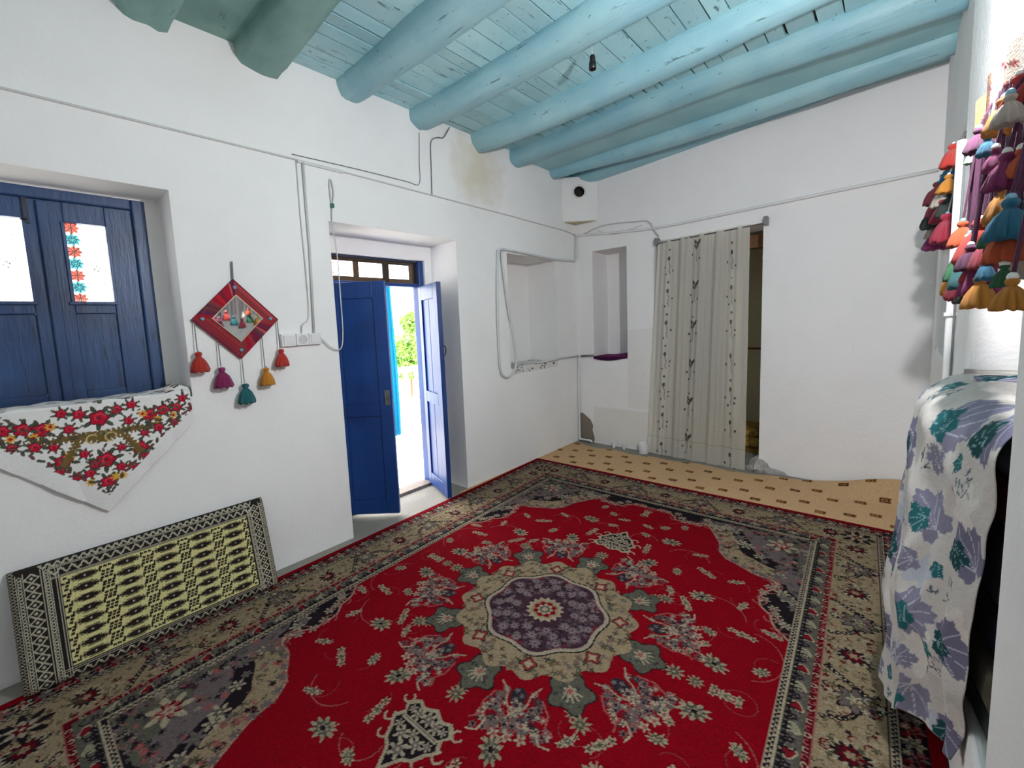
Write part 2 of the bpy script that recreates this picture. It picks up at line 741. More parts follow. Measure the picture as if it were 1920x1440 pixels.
# ================================================================== WINDOW (left wall)
win = empty('window_1', (-.3, .12, 1.22))
tag(win, 'blue painted double casement window with printed glass panes', kind='structure')
mb = MB()
mb.box(-.36, -.27, -.31, -.255, 1.215, 2.335).box(-.36, -.27, .485, .552, 1.215, 2.335)
mb.box(-.36, -.27, -.255, .485, 2.275, 2.335).box(-.36, -.27, -.255, .485, 1.205, 1.232)
part(mb, 'window_frame', BLUE_W, win, bevel=.008)


def glass_print(name):
    k = N(name)
    a = k.new('ShaderNodeVertexColor', layer_name='print')
    t = k.new('ShaderNodeBsdfTransparent')
    k.link(a.outputs[0], t.inputs[0])
    tr = k.new('ShaderNodeBsdfTranslucent')
    k.link(a.outputs[0], tr.inputs[0])
    mx = k.new('ShaderNodeMixShader')
    mx.inputs[0].default_value = .45
    k.link(t.outputs[0], mx.inputs[1])
    k.link(tr.outputs[0], mx.inputs[2])
    g = k.new('ShaderNodeBsdfGlossy')
    g.inputs['Roughness'].default_value = .15
    m2 = k.new('ShaderNodeMixShader')
    m2.inputs[0].default_value = .05
    k.link(mx.outputs[0], m2.inputs[1])
    k.link(g.outputs[0], m2.inputs[2])
    k.link(m2.outputs[0], k.out.inputs[0])
    return k.m


GLASS = glass_print('printed_window_glass')
LEAD, TEALG, REDG, WHT = (16, 22, 22), (42, 100, 106), (134, 58, 48), (252, 252, 250)


def star_strip(cv, x0, x1, y0, y1):
    """girih strip: red stars between teal knots, dark outlines"""
    cx, w = (x0 + x1) / 2, x1 - x0
    cv.rect(x0, x1, y0, y1, WHT)
    n = int((y1 - y0) / w) + 1
    for k in range(n):
        cy = y0 + w * (k + .35)
        col = REDG if k % 2 == 0 else TEALG
        cv.ros(cx, cy, w * .47, 8, .12, col)
        for t in range(8):
            a = t * PI / 4 + (.2 if k % 2 else 0)
            cv.line([(cx + .1 * w * math.cos(a), cy + .1 * w * math.sin(a)), (cx + .5 * w * math.cos(a), cy + .5 * w * math.sin(a))], .0035, LEAD)
        if k % 2 == 0:
            cv.ell(cx, cy, .1 * w, .1 * w, (60, 40, 36))
        else:
            cv.line(arc(cx, cy, w * .26, 0, 2 * PI, 14), .003, LEAD)
    for k in range(int((y1 - y0) / .006)):
        if k % 2:
            cv.rect(x0, x0 + .004, y0 + k * .006, y0 + k * .006 + .005, LEAD)


def pane(y0, y1, z0, z1, strip, parent, X=-.318):
    cv = Canvas(y0, y1, z0, z1, .0022, WHT)
    if strip:
        star_strip(cv, y0, y0 + (y1 - y0) * .36, z0, z1)
    e = .008
    for k in range(int((z1 - z0) / .009)):
        zc = z0 + k * .009
        c = [(64, 30, 20), (46, 56, 30), (24, 30, 26)][k % 3]
        cv.rect(y1 - e, y1, zc, zc + .006, c)
        if not strip: cv.rect(y0, y0 + e, zc, zc + .006, c)
    for k in range(int((y1 - y0) / .009)):
        yc = y0 + k * .009
        cv.rect(yc, yc + .005, z0, z0 + .009, (56, 58, 52))
        cv.rect(yc, yc + .005, z0 + .013, z0 + .018, (100, 102, 96))
        cv.rect(yc, yc + .006, z1 - .006, z1, (90, 70, 56))
    for q in range(3):
        cv.ell(y0 + (y1 - y0) * .8, z0 + (z1 - z0) * (.25 + .27 * q), .005, .004, (84, 80, 76))
    fx, fz = y0 + (y1 - y0) * .66, z0 + (z1 - z0) * .45
    for q in range(4):
        cv.ros(fx + .012 * math.sin(q * 2.2), fz - .009 * q + .012, .006, 5, .4, (70, 72, 66))
    o = grid_mesh('pane', cv, lambda U, V: (np.full(U.shape, X), U, V), GLASS, None)
    o.parent = parent
    return o


def casement(y0, y1, py0, py1, strip, panel):
    """one leaf: stiles and rails around a pane above and a sunk panel below"""
    mb = MB()
    X0, X1 = -.335, -.293
    z0, z1, pz0, pz1 = 1.226, 2.280, 1.762, 2.176
    mb.box(X0, X1, y0, py0, z0, z1).box(X0, X1, py1, y1, z0, z1)
    mb.box(X0, X1, py0, py1, pz1, z1).box(X0, X1, py0, py1, 1.70, pz0).box(X0, X1, py0, py1, z0, 1.285)
    leaf = part(mb, 'casement', BLUE_W, win, bevel=.004)
    pane(py0 - .004, py1 + .004, pz0 - .004, pz1 + .004, strip, leaf)
    part(MB().box(-.328, -.308, py0, py1, 1.285, 1.70), 'panel', BLUE_W, leaf)
    mb = MB()   # thin glazing beads round the pane
    for a, b, c, d in ((py0 - .012, py0 + .003, pz0, pz1), (py1 - .003, py1 + .012, pz0, pz1)):
        mb.box(-.296, -.284, a, b, c, d)
    mb.box(-.296, -.282, py0 - .02, py1 + .012, pz0 - .016, pz0 + .002)
    part(mb, 'glazing_bead', BLUE_W, leaf, bevel=.003)
    return leaf


casement(-.262, .124, -.165, .056, False, 0)
cr_ = casement(.126, .490, .203, .368, True, 0)
part(MB().box(-.297, -.272, .108, .152, 1.236, 2.27), 'cover_strip', BLUE_W, cr_, bevel=.006)
bolt = MB().box(-.292, -.282, .062, .082, 2.15, 2.28)
bolt.tube([(-.284, .072, 2.17), (-.27, .05, 2.165)], .005)
part(bolt, 'bolt', plain('dark_iron', (52, 58, 70), .5, metal=.6), win)

# ================================================================== BLUE DOUBLE DOOR (left wall)
door = empty('door_1', (-.42, 2.12, 0))
tag(door, 'blue painted double door standing ajar under a printed glass transom', kind='structure')
mb = MB()
mb.box(-.49, -.385, 1.605, 1.66, 0, 2.165).box(-.49, -.385, 2.585, 2.638, 0, 2.165)
mb.box(-.49, -.385, 1.66, 2.585, 1.925, 1.955)
part(mb, 'door_frame', BLUE, door, bevel=.004)
part(MB().box(-.5, -.36, 1.605, 2.635, -.005, .028), 'threshold', plain('worn_threshold', (122, 112, 104), .8, noise=.2, scale=18), door, bevel=.006)
FRAMEPRINT = attr('transom_print', .6, 0)
tr = part(MB().box(-.45, -.405, 1.66, 1.672, 1.955, 2.165).box(-.45, -.405, 2.573, 2.585, 1.955, 2.165).box(-.45, -.405, 1.66, 2.585, 2.15, 2.165),
          'transom_frame', NAVY, door)
cv = Canvas(1.655, 2.632, 1.950, 2.168, .0022, (26, 19, 14))
for k in range(int(.977 / .012)):
    for q in range(int(.218 / .012) + 1):
        c = [(14, 10, 8), (48, 37, 22), (40, 15, 13), (20, 28, 18)][(k * 3 + q * 5) % 4]
        cv.ell(1.655 + .012 * k, 1.950 + .012 * q, .0045, .0045, c)
for x0, x1 in ((1.70, 1.93), (1.985, 2.215), (2.285, 2.50)):
    cv.rect(x0, x1, 1.998, 2.122, WHT)
    for a in (.22, .72):
        for b in (.16, .84):
            cv.ros(x0 + (x1 - x0) * a, 1.998 + .124 * b, .008, 8, .25, (170, 70, 50))
PANE_T = []
for x0, x1 in ((1.66, 1.957), (1.957, 2.25), (2.25, 2.628)):
    sub = Canvas(x0, x1, 1.952, 2.166, .0022, WHT)
    ii = np.clip(np.searchsorted(cv.x, sub.x), 0, len(cv.x) - 1)
    jj = np.clip(np.searchsorted(cv.y, sub.y), 0, len(cv.y) - 1)
    sub.img = cv.img[jj][:, ii].copy()
    p = grid_mesh('pane', sub, lambda U, V: (np.full(U.shape, -.428), U, V), GLASS)
    p.parent = tr


def leaf(hinge, direction, w, h0, h1):
    """door leaf built from stiles, rails and two sunk panels; direction = horizontal unit vector from hinge to free edge"""
    d = np.array([direction[0], direction[1], 0.0]); d /= np.linalg.norm(d)
    n = np.array([-d[1], d[0], 0.0])
    hg = np.array([hinge[0], hinge[1], 0.0])
    t = .021

    def bar(mb, a, b, z0, z1, th=t):
        mb.obox(hg + d * (a + b) / 2 + np.array([0, 0, (z0 + z1) / 2]), d * (b - a) / 2, n * th, np.array([0, 0, (z1 - z0) / 2]))
    st = .10
    mb = MB()
    bar(mb, 0, st * .8, h0, h1); bar(mb, w - st, w, h0, h1)
    mid = .90
    bar(mb, st * .8, w - st, h1 - .13, h1); bar(mb, st * .8, w - st, mid - .05, mid + .05); bar(mb, st * .8, w - st, h0, h0 + .12)
    lf = part(mb, 'door_leaf', BLUE, door, bevel=.004)
    for z0, z1 in ((h0 + .12, mid - .05), (mid + .05, h1 - .13)):
        mb = MB(); bar(mb, st * .8, w - st, z0, z1, .007)
        pn = part(mb, 'panel', BLUE, lf)
        # raised bead between two boards of the panel
        mb = MB()
        m0 = (st * .8 + w - st) / 2
        bar(mb, m0 - .004, m0 + .004, z0 + .01, z1 - .01, .009)
        part(mb, 'bead', BLUE, lf)
    return lf, hg, d, n


l1, hg1, d1, n1 = leaf((-.375, 1.665), (.326, .29), .455, .03, 1.925)
l2, hg2, d2, n2 = leaf((-.375, 2.58), (.47, -.17), .49, .03, 1.925)
# latch plate on the left leaf, ring pull on the right one
c = hg1 + d1 * .42 + np.array([0, 0, 1.0])
mb = MB().obox(c - n1 * .024, d1 * .02, n1 * .004, (0, 0, .06))
mb.tube([c - n1 * .028 + np.array([0, 0, .02]), c - n1 * .05, c - n1 * .05 - np.array([0, 0, .035])], .006)
part(mb, 'latch', STEEL, l1)
c = hg2 + d2 * .45 + n2 * .022 + np.array([0, 0, 1.34])
part(MB().tube([c + n2 * (.03 * math.sin(a)) + np.array([0, 0, .05 * math.cos(a)]) for a in np.linspace(0, PI, 9)], .005), 'ring_pull', BLACKPL, l2)

# ================================================================== OUTSIDE THE DOOR
TERR = plaster('pale_terrace', (226, 222, 214), var=.06)
ter = MB().box(-4.6, -.5, -2.5, 9.0, -.14, -.015).build('terrace_floor', TERR)
tag(ter, kind='structure')
BAL = thing('balustrade', 'white terrace balustrade seen through the open door', 'balustrade', (-4.1, 5.4, 0))
part(MB().box(-4.2, -4.0, 2.5, 9.0, -.02, .14), 'kerb', TERR, BAL)
part(MB().box(-4.18, -4.02, 2.5, 9.0, .68, .78), 'rail', TERR, BAL)
prof = [(.05, .13), (.05, .16), (.03, .19), (.055, .30), (.06, .36), (.03, .48), (.028, .54), (.045, .58), (.05, .60), (.05, .69)]
b0 = MB().lathe(prof, (0, 0, 0), 12)
bb = None
for k in range(24):
    if bb is None:
        bb = b0.build('baluster', TERR, None, smooth=True)
        o = bb
    else:
        o = bb.copy()
        COL.objects.link(o)
    o.location = (-4.1, 2.7 + .26 * k, 0)
    keep(o, BAL)
LEAF = plain('leaf_green', (120, 164, 70), .6, noise=.3, scale=3)


def tree(cx, cy, cz, rad, n, label):
    t = thing('garden_tree', label, 'tree', (cx, cy, -1.0), 'trees beyond the terrace')
    rs = np.random.default_rng(int(cx * 10 + cy * 7) % 1000)
    vs, fs = [], []
    for k in range(n):
        v = rs.normal(size=3); v /= np.linalg.norm(v)
        p = np.array([cx, cy, cz]) + v * rad * rs.uniform(.45, 1.05) * np.array([1, 1, .8])
        a, b = rs.normal(size=3), rs.normal(size=3)
        a /= np.linalg.norm(a); b = np.cross(a, b); b /= np.linalg.norm(b)
        L = rs.uniform(.06, .12)
        i = len(vs)
        vs += [p - a * L, p + b * L * .45, p + a * L, p - b * L * .45]
        fs.append((i, i + 1, i + 2, i + 3))
    f = MB().add(vs, fs).build('foliage', LEAF)
    keep(f, t)
    part(MB().tube([(cx, cy, -1.0), (cx + .05, cy, cz - rad * .3), (cx, cy + .05, cz)], [.04, .03, .02]), 'trunk', WOOD, t)


tree(-6.6, 7.0, .75, .75, 1700, 'low leafy green tree behind the balustrade')
tree(-7.6, 8.1, 1.65, .5, 900, 'taller small-crowned tree behind the balustrade')
TURQ = N('turquoise_cloth')
TURQ.b.inputs['Base Color'].default_value = rgba((112, 208, 228))
TURQ.b.inputs['Roughness'].default_value = .8
tl = TURQ.new('ShaderNodeBsdfTranslucent'); tl.inputs[0].default_value = rgba((90, 205, 228))
mx = TURQ.new('ShaderNodeMixShader'); mx.inputs[0].default_value = .5
TURQ.link(TURQ.b.outputs[0], mx.inputs[1]); TURQ.link(tl.outputs[0], mx.inputs[2]); TURQ.link(mx.outputs[0], TURQ.out.inputs[0])
cv = Canvas(0, 1, 0, 1, .02, (255, 255, 255))
oc = grid_mesh('door_curtain', cv, lambda U, V: (-.62 + .02 * np.sin(U * 19) * (1 - .3 * V), 2.36 + .10 * (U - .5) * (1 + .2 * np.sin(5 * V)) - .01 * V + .02, .50 + 1.66 * V), TURQ.m)
sm = oc.modifiers.new('thick', 'SOLIDIFY'); sm.thickness = .004
oc.name = 'cloth'
oct_ = thing('door_curtain', 'turquoise cloth strip hanging outside the open door', 'curtain', (-.62, 2.38, .5))
keep(oc, oct_)
part(MB().tube([(-.495, 1.5, 2.165), (-.62, 1.5, 2.165), (-.62, 2.75, 2.165), (-.495, 2.75, 2.165)], .012), 'rail', STEEL, oct_)

# ================================================================== ROOM BEHIND THE CURTAIN
BRY = 6.5
brw = cell_wall('wall_back_room', [-.3, -.2, 3.3, 3.4], [LY + .48, BRY, BRY + .1], [0, 2.7], lambda x, y, z: y > BRY or x < -.2 or x > 3.3, CREAM, bevel=0)
brf = MB().box(-.3, 3.4, LY + .48, BRY + .1, -.12, 0).build('floor_back_room', plain('ochre_rug', (150, 118, 60), .95, noise=.5, scale=14))
tag(brf, kind='structure')
brc = MB().box(-.3, 3.4, LY + .48, BRY + .1, 2.7, 2.8).build('ceiling_back_room', CREAM)
tag(brc, kind='structure')
d2o = empty('door_2', (1.0, BRY, 0))
tag(d2o, 'pale glazed door at the back of the curtained room', kind='structure')
GREYG = plain('grey_glass', (150, 152, 148), .08)
DOORW = plain('cream_door_paint', (226, 218, 196), .5)
mb = MB()
mb.box(.70, .78, BRY - .05, BRY, 0, 2.25).box(1.22, 1.30, BRY - .05, BRY, 0, 2.25).box(.78, 1.22, BRY - .05, BRY, 2.17, 2.25).box(.78, 1.22, BRY - .05, BRY, 0, .12)
part(mb, 'door_frame', DOORW, d2o, bevel=.005)
part(MB().box(.78, 1.22, BRY - .03, BRY - .015, .12, 2.17), 'pane', GREYG, d2o)
lint = MB().box(FX0 - .02, FX1 + .005, LY + .36, LY + .47, 2.20, 2.33).build('wooden_lintel', WOOD, bevel=.006)
tag(lint, 'brown wooden lintel across the doorway behind the curtain', 'lintel')
rail = MB().tube([(-.2, 6.35, 1.09), (3.3, 6.35, 1.09)], .013).build('hanging_rail', WOOD)
tag(rail, 'thin brown rail across the curtained back room', 'rail')
QUILT = plain('ochre_quilt', (176, 140, 66), .95, noise=.6, scale=30, bump=.4)
vs = []
qb = MB()
for k, (w, d_, z0, z1) in enumerate(((.62, .42, 0, .12), (.58, .40, .12, .23))):
    qb = MB().box(1.45 - w / 2, 1.45 + w / 2 + .1, 5.75 - d_ / 2, 5.75 + d_ / 2, z0, z1)
    q = qb.build('folded_quilt', QUILT, bevel=.04)
    tag(q, ['ochre patterned quilt folded on the floor behind the curtain, lower of two', 'ochre patterned quilt folded on top of another behind the curtain'][k], 'quilt', 'quilts in the back room')
# ================================================================== THE BIG RED CARPET
A, B = 1.51, 2.12
cv = Canvas(-A, A, -B, B, .0046, (150, 12, 28))
cv.sym = [(1, 1), (-1, 1), (1, -1), (-1, -1)]
RED, DRED, BEI, BLK, GRN = (144, 6, 22), (104, 12, 28), (166, 146, 116), (34, 28, 34), (98, 97, 84)
MAU, CRM, ROSE, OLI, PLUM = (118, 104, 104), (184, 170, 144), (166, 92, 88), (92, 88, 66), (70, 44, 56)
rp = random.Random(11)


def bloom(x, y, r, ang=0.0, core=MAU, edge=CRM, mid=GRN):
    """woven palmette: pale toothed edge, grey-green body, dark heart"""
    cv.ros(x, y, r, 9, .28, edge, rot=ang, sx=1.25, sy=.85, ang=ang)
    cv.ros(x, y, r * .74, 9, .25, mid, rot=ang + .3, sx=1.25, sy=.85, ang=ang)
    for k in range(7):
        a = ang + PI * 2 * k / 7
        cv.line([(x, y), (x + r * .62 * math.cos(a), y + r * .5 * math.sin(a))], r * .10, OLI if k % 2 else edge)
    cv.ros(x, y, r * .40, 6, .25, edge, rot=ang, sx=1.3, sy=.8, ang=ang)
    cv.ros(x, y, r * .28, 5, .2, core, rot=ang, sx=1.2, sy=.8, ang=ang)
    for k in (-1, 0, 1):
        a = ang + PI + k * .6
        cv.line([(x + r * .8 * math.cos(a), y + r * .8 * math.sin(a)), (x + r * 1.4 * math.cos(a + k * .2), y + r * 1.4 * math.sin(a + k * .2))], r * .16, edge)


def flower(x, y, r, c1=CRM, c2=GRN, n=8):
    cv.ros(x, y, r, n, .38, c1)
    cv.ros(x, y, r * .62, n, .25, c2, rot=.3)
    cv.ell(x, y, r * .25, r * .25, c1)


def sprig(x, y, L, ang, c1=CRM, c2=GRN):
    ca, sa = math.cos(ang), math.sin(ang)
    for k in range(4):
        t = -.5 + k / 3
        px_, py_ = x + ca * L * t - sa * L * .18 * math.sin(3 * t), y + sa * L * t + ca * L * .18 * math.sin(3 * t)
        cv.ros(px_, py_, L * .16, 5, .45, c1, rot=k)
        cv.ell(px_, py_, L * .08, L * .08, c2)
    cv.line([(x - ca * L * .6, y - sa * L * .6), (x + ca * L * .6, y + sa * L * .6)], .005, c1)


def scatter(n, region, size, cols, seed):
    """many tiny woven flecks inside a rectangle (mirrored)"""
    r_ = random.Random(seed)
    x0, x1, y0, y1 = region
    for k in range(n):
        x, y = r_.uniform(x0, x1), r_.uniform(y0, y1)
        s_ = size * r_.uniform(.6, 1.3)
        t = r_.random()
        c = r_.choice(cols)
        if t < .4:
            cv.ros(x, y, s_, 5, .45, c, rot=r_.uniform(0, 6))
        elif t < .75:
            cv.line(arc(x, y, s_ * 1.2, r_.uniform(0, 6), r_.uniform(2, 5), 5), .006, c)
        else:
            cv.ell(x, y, s_ * 1.2, s_ * .45, c, r_.uniform(0, 3))


def scatter_mask(n, inside_fn, region, size, cols, seed):
    r_ = random.Random(seed)
    x0, x1, y0, y1 = region
    for k in range(n):
        x, y = r_.uniform(x0, x1), r_.uniform(y0, y1)
        if not inside_fn(x, y):
            continue
        s_ = size * r_.uniform(.6, 1.4)
        c = r_.choice(cols)
        if r_.random() < .5:
            cv.ros(x, y, s_, 5, .45, c, rot=r_.uniform(0, 6))
        else:
            cv.line(arc(x, y, s_ * 1.3, r_.uniform(0, 6), r_.uniform(2, 5), 5), .006, c)


# --- spandrels (the four corners), drawn outwards in
HX, HY = A - .486, B - .486
cv.rect(0, HX, 0, HY, RED)
bnd = [(0, 1.555), (.06, 1.545), (.139, 1.558), (.19, 1.50), (.218, 1.452), (.27, 1.462), (.327, 1.451), (.38, 1.50), (.419, 1.506), (.46, 1.455), (.514, 1.361),
       (.559, 1.278), (.575, 1.21), (.587, 1.156), (.64, 1.09), (.696, 1.068), (.76, 1.03), (.823, 1.002), (.88, 1.005), (.925, .983), (.915, .91), (.883, .861), (.862, .79), (.878, .711),
       (.932, .653), (.945, .60), (.969, .557), (1.0, .53), (HX, .50)]
corner = np.array([HX, HY])


def shrink(f, sh=(0, 0)):
    return [tuple(corner + (np.array(p) - corner) * f + np.array(sh)) for p in bnd]


sp = bnd + [(HX, HY), (0, HY)]
cv.poly(sp, BLK)
mid_pts = bnd[9:21]
cres = mid_pts + [tuple(corner + (np.array(p) - corner) * .79) for p in mid_pts[::-1]]
cv.poly(cres, BEI)
scatter_mask(260, lambda x, y: True, (.5, .9, 1.0, 1.45), .012, [OLI, BLK, MAU, DRED, CRM], 5) if False else None
rr_ = random.Random(21)
for k in range(150):
    i = rr_.randrange(9, 21)
    f = rr_.uniform(.81, .98)
    p = corner + (np.array(bnd[i]) + np.array([rr_.uniform(-.03, .03), rr_.uniform(-.03, .03)]) - corner) * f
    c = rr_.choice([OLI, BLK, MAU, ROSE, OLI])
    cv.line(arc(p[0], p[1], .016, rr_.uniform(0, 6), rr_.uniform(3, 5), 5), .006, c) if rr_.random() < .6 else cv.ros(p[0], p[1], .012, 5, .4, c)
gp = shrink(.66, (0, 0)) + [(HX, HY)]
cv.poly([(max(p[0], .22), p[1]) for p in gp], MAU)
cv.poly([tuple(corner + (np.array(p) - corner) * .44) for p in bnd] + [(HX, HY)], GRN)
for k in range(330):
    i = rr_.randrange(0, len(bnd))
    f = rr_.uniform(.06, .66)
    p = corner + (np.array(bnd[i]) - corner) * f
    cv.ros(p[0], p[1], rr_.uniform(.006, .016), 6, .4, rr_.choice([(160, 146, 128), BLK, MAU, GRN, ROSE, PLUM, (84, 78, 80)]))
for k in range(34):
    i = rr_.randrange(0, len(bnd))
    p = corner + (np.array(bnd[i]) - corner) * rr_.uniform(.69, .77)
    flower(p[0], p[1], rr_.uniform(.018, .034), rr_.choice([CRM, MAU]), GRN, 6)
flower(HX - .14, HY - .17, .065, CRM, DRED, 7)
flower(HX - .14, HY - .17, .035, ROSE, CRM, 6)
for i in list(range(0, 9)) + list(range(20, len(bnd) - 1)):   # dark ends of the spandrel: scrolls
    p = corner + (np.array(bnd[i]) - corner) * .93
    flower(p[0], p[1], .022, CRM, MAU, 6)
for i in range(len(bnd) - 1):
    p, q = np.array(bnd[i]), np.array(bnd[i + 1])
    m_ = (p + q) / 2
    cv.line([p, q], .013, ROSE)
    cv.line([p, q], .006, CRM)
    if i > 17 or i < 9:
        cv.line(arc(m_[0], m_[1], .030, rr_.uniform(0, 6), rr_.uniform(0, 6) + 4, 9), .008, ROSE)
    else:
        cv.ros(m_[0] + .01, m_[1] + .01, .018, 6, .4, MAU)

# --- field motifs, at their places in one quarter
BIG = [(.27, .76, 1.0), (.62, .61, .2), (.79, .15, -.35), (.30, 1.10, .15)]
ROS = [(.60, 0), (.43, .45), (.755, 0), (0, .63)]
SPR = [(.87, 0), (.96, .22), (.96, .50), (.85, .42), (.72, .35), (.74, .86), (.58, .86), (.44, .77), (.81, .65), (.57, .50), (.20, 1.28), (.47, .56), (.20, .92),
       (.12, 1.10), (.09, 1.23), (0, 1.43), (.31, 1.36), (.50, 1.04), (.70, .22)]
for i, (x, y) in enumerate(SPR):
    cv.line(arc(x + .05 * math.cos(i), y + .05 * math.sin(i), .06, 1.2 * i, 1.2 * i + 2.6, 10), .0042, (150, 60, 60))
cv.line(arc(.90, .30, .13, -1.3, 1.6, 16, .16), .0045, ROSE)
cv.line(arc(.70, .50, .15, .2, 2.0, 14), .0045, ROSE)
cv.line(arc(.45, .93, .13, .4, 2.8, 14), .0045, ROSE)
cv.line(arc(.14, 1.02, .09, .5, 3.4, 14), .0045, ROSE)
for x, y, a in BIG:
    bloom(x, y, .042, a, core=BLK, edge=(170, 157, 132), mid=(88, 88, 74))
for x, y in ROS:
    flower(x, y, .026, (158, 146, 120), (86, 86, 70), 9)
for i, (x, y) in enumerate(SPR):
    FC = (178, 166, 140)
    if i % 3 == 0:
        sprig(x, y, .09, .9 * i, FC, OLI)
        cv.ros(x, y, .018, 5, .4, FC, rot=i); cv.ros(x, y, .010, 5, .4, OLI, rot=i)
    elif i % 3 == 1:
        bloom(x, y, .025, .7 * i, edge=FC, mid=OLI)
    else:
        sprig(x, y, .065, 1.3 * i, FC, GRN); flower(x, y, .019, FC, GRN, 5)

# --- crowns above and below the medallion
for k, (y0, w0, y1, w1) in enumerate(((.78, .07, .84, .13), (.84, .13, .90, .115), (.90, .115, 1.0, .04))):
    pass
crown = [(0, .775), (.05, .80), (.09, .785), (.125, .815), (.10, .85), (.125, .89), (.095, .925), (.075, .965), (.04, .985), (0, 1.055)]
cv.line(crown, .016, CRM)
cv.poly(crown + [(0, .9)], CRM)
cv.poly([(x * .93, .915 + (y - .915) * .93) for x, y in crown] + [(0, .9)], BLK)
cv.rect(0, .095, .858, .874, CRM)
cv.rect(0, .088, .863, .869, MAU)
for x, y, r_ in ((.0, .97, .03), (.04, .92, .024), (.0, .90, .02), (.05, .83, .022), (.0, .82, .026), (.08, .90, .015), (.085, .825, .014)):
    flower(x, y, r_, CRM, MAU, 6)
for x, y in ((.14, .80), (.14, .90), (.10, .96)):
    cv.line(arc(x, y, .022, 0, 4.5, 8), .009, CRM)

# --- medallion, eightfold
cv.sym = [(1, 1)]
for k in range(8):
    a = PI / 8 + k * PI / 4
    cx, cy = .63 * math.cos(a), .63 * math.sin(a)
    tx, ty = -math.sin(a), math.cos(a)
    r_ = random.Random(50)
    cv.ell(.565 * math.cos(a), .565 * math.sin(a), .046, .034, (50, 42, 50), a)
    for q in range(3):
        cv.ros((.535 + .022 * q) * math.cos(a) + (.014 if q % 2 else -.010) * tx, (.535 + .022 * q) * math.sin(a) + (.014 if q % 2 else -.010) * ty, .010, 5, .4, (120, 110, 110))
    for q in range(170):
        rad, off = r_.uniform(.53, .73), r_.uniform(-.15, .15)
        if abs(off) > .06 + (rad - .5) * .45 or (rad < .60 and abs(off) < .05):
            continue
        x, y = rad * math.cos(a) + off * tx, rad * math.sin(a) + off * ty
        cv.ros(x, y, r_.uniform(.009, .016), 6, .35, r_.choice([MAU, CRM, MAU, ROSE, PLUM, (132, 116, 112)]))
        cv.ros(x, y, .007, 5, .35, r_.choice([BLK, CRM, GRN]))
    for s_ in (-1, 1):
        cv.line([(rr * math.cos(a) + s_ * o * tx, rr * math.sin(a) + s_ * o * ty) for rr, o in ((.50, .085), (.545, .05), (.59, .045), (.62, .03), (.635, 0))], .0075, (170, 157, 134))
        cv.line([(rr * math.cos(a) + s_ * o * tx, rr * math.sin(a) + s_ * o * ty) for rr, o in ((.56, .10), (.62, .135), (.68, .13), (.70, .165))], .008, ROSE)
        cv.line([(rr * math.cos(a) + s_ * o * tx, rr * math.sin(a) + s_ * o * ty) for rr, o in ((.70, .10), (.745, .12), (.75, .16))], .008, CRM)
    cv.ros(.605 * math.cos(a), .605 * math.sin(a), .020, 6, .3, CRM)
    cv.ros(.605 * math.cos(a), .605 * math.sin(a), .012, 6, .3, PLUM)
    for q in (-.07, 0, .07):
        x, y = .745 * math.cos(a + q), .745 * math.sin(a + q)
        cv.ros(x, y, .018, 5, .4, CRM); cv.ell(x, y, .008, .008, ROSE)
for k in range(8):
    a = k * PI / 4
    x, y = .53 * math.cos(a), .53 * math.sin(a)
    cv.ros(x, y, .094, 5, .16, BLK, rot=a)
    cv.ros(x, y, .087, 5, .16, GRN, rot=a)
    for q in range(30):
        b, rr = rp.uniform(0, 6.28), rp.uniform(.03, .075)
        cv.ros(x + rr * math.cos(b), y + rr * math.sin(b), .007, 5, .4, rp.choice([(76, 76, 68), (112, 110, 98), (60, 60, 58)]))
    for q in range(5):
        b = a + (q - 2) * .55
        cv.line([(x - .02 * math.cos(a), y - .02 * math.sin(a)), (x + .045 * math.cos(b), y + .045 * math.sin(b))], .008, CRM)
    cv.ros(x - .01 * math.cos(a), y - .01 * math.sin(a), .024, 6, .3, CRM)
    cv.ros(x - .01 * math.cos(a), y - .01 * math.sin(a), .014, 6, .3, ROSE)
    b = a + PI / 8 * 0
    flower(.67 * math.cos(b), .67 * math.sin(b), .032, (160, 148, 122), (86, 84, 66), 9)
cv.ros(0, 0, .455, 16, .045, BEI, rot=0)
r_ = random.Random(9)
for k in range(16):
    a = k * PI / 8 + PI / 16
    for q in range(16):
        b, rad = a + r_.uniform(-.2, .2), r_.uniform(.34, .445)
        cv.ros(rad * math.cos(b), rad * math.sin(b), .011, 4, .5, r_.choice([OLI, MAU, GRN, (120, 96, 74), (146, 128, 104), (78, 70, 60)]))
    cv.line(arc(.40 * math.cos(a), .40 * math.sin(a), .035, a, a + 3, 6), .005, OLI)
for k in range(8):
    a = PI / 8 + k * PI / 4
    x, y = .385 * math.cos(a), .385 * math.sin(a)
    cv.ros(x, y, .036, 4, .2, BLK, rot=a); cv.ros(x, y, .031, 4, .2, (150, 60, 54), rot=a)
    cv.ros(x, y, .018, 4, .2, CRM, rot=a)
for c, rad in ((BLK, .325), (CRM, .317), ((176, 160, 146), .306), (PLUM, .296)):
    cv.ros(0, 0, rad, 8, .045, c, rot=PI / 8)
for k in range(8):
    a = k * PI / 4
    cv.line(arc(0, 0, .275, a - .15, a + .15, 6), .018, (124, 40, 56))
for k in range(420):
    a, rr = rp.uniform(0, 6.28), .10 + .185 * math.sqrt(rp.random())
    x, y = rr * math.cos(a), rr * math.sin(a)
    cv.ros(x, y, rp.uniform(.006, .013), 5, .4, rp.choice([MAU, (132, 116, 120), (48, 34, 44), (96, 80, 88), (84, 70, 76)]), rot=a)
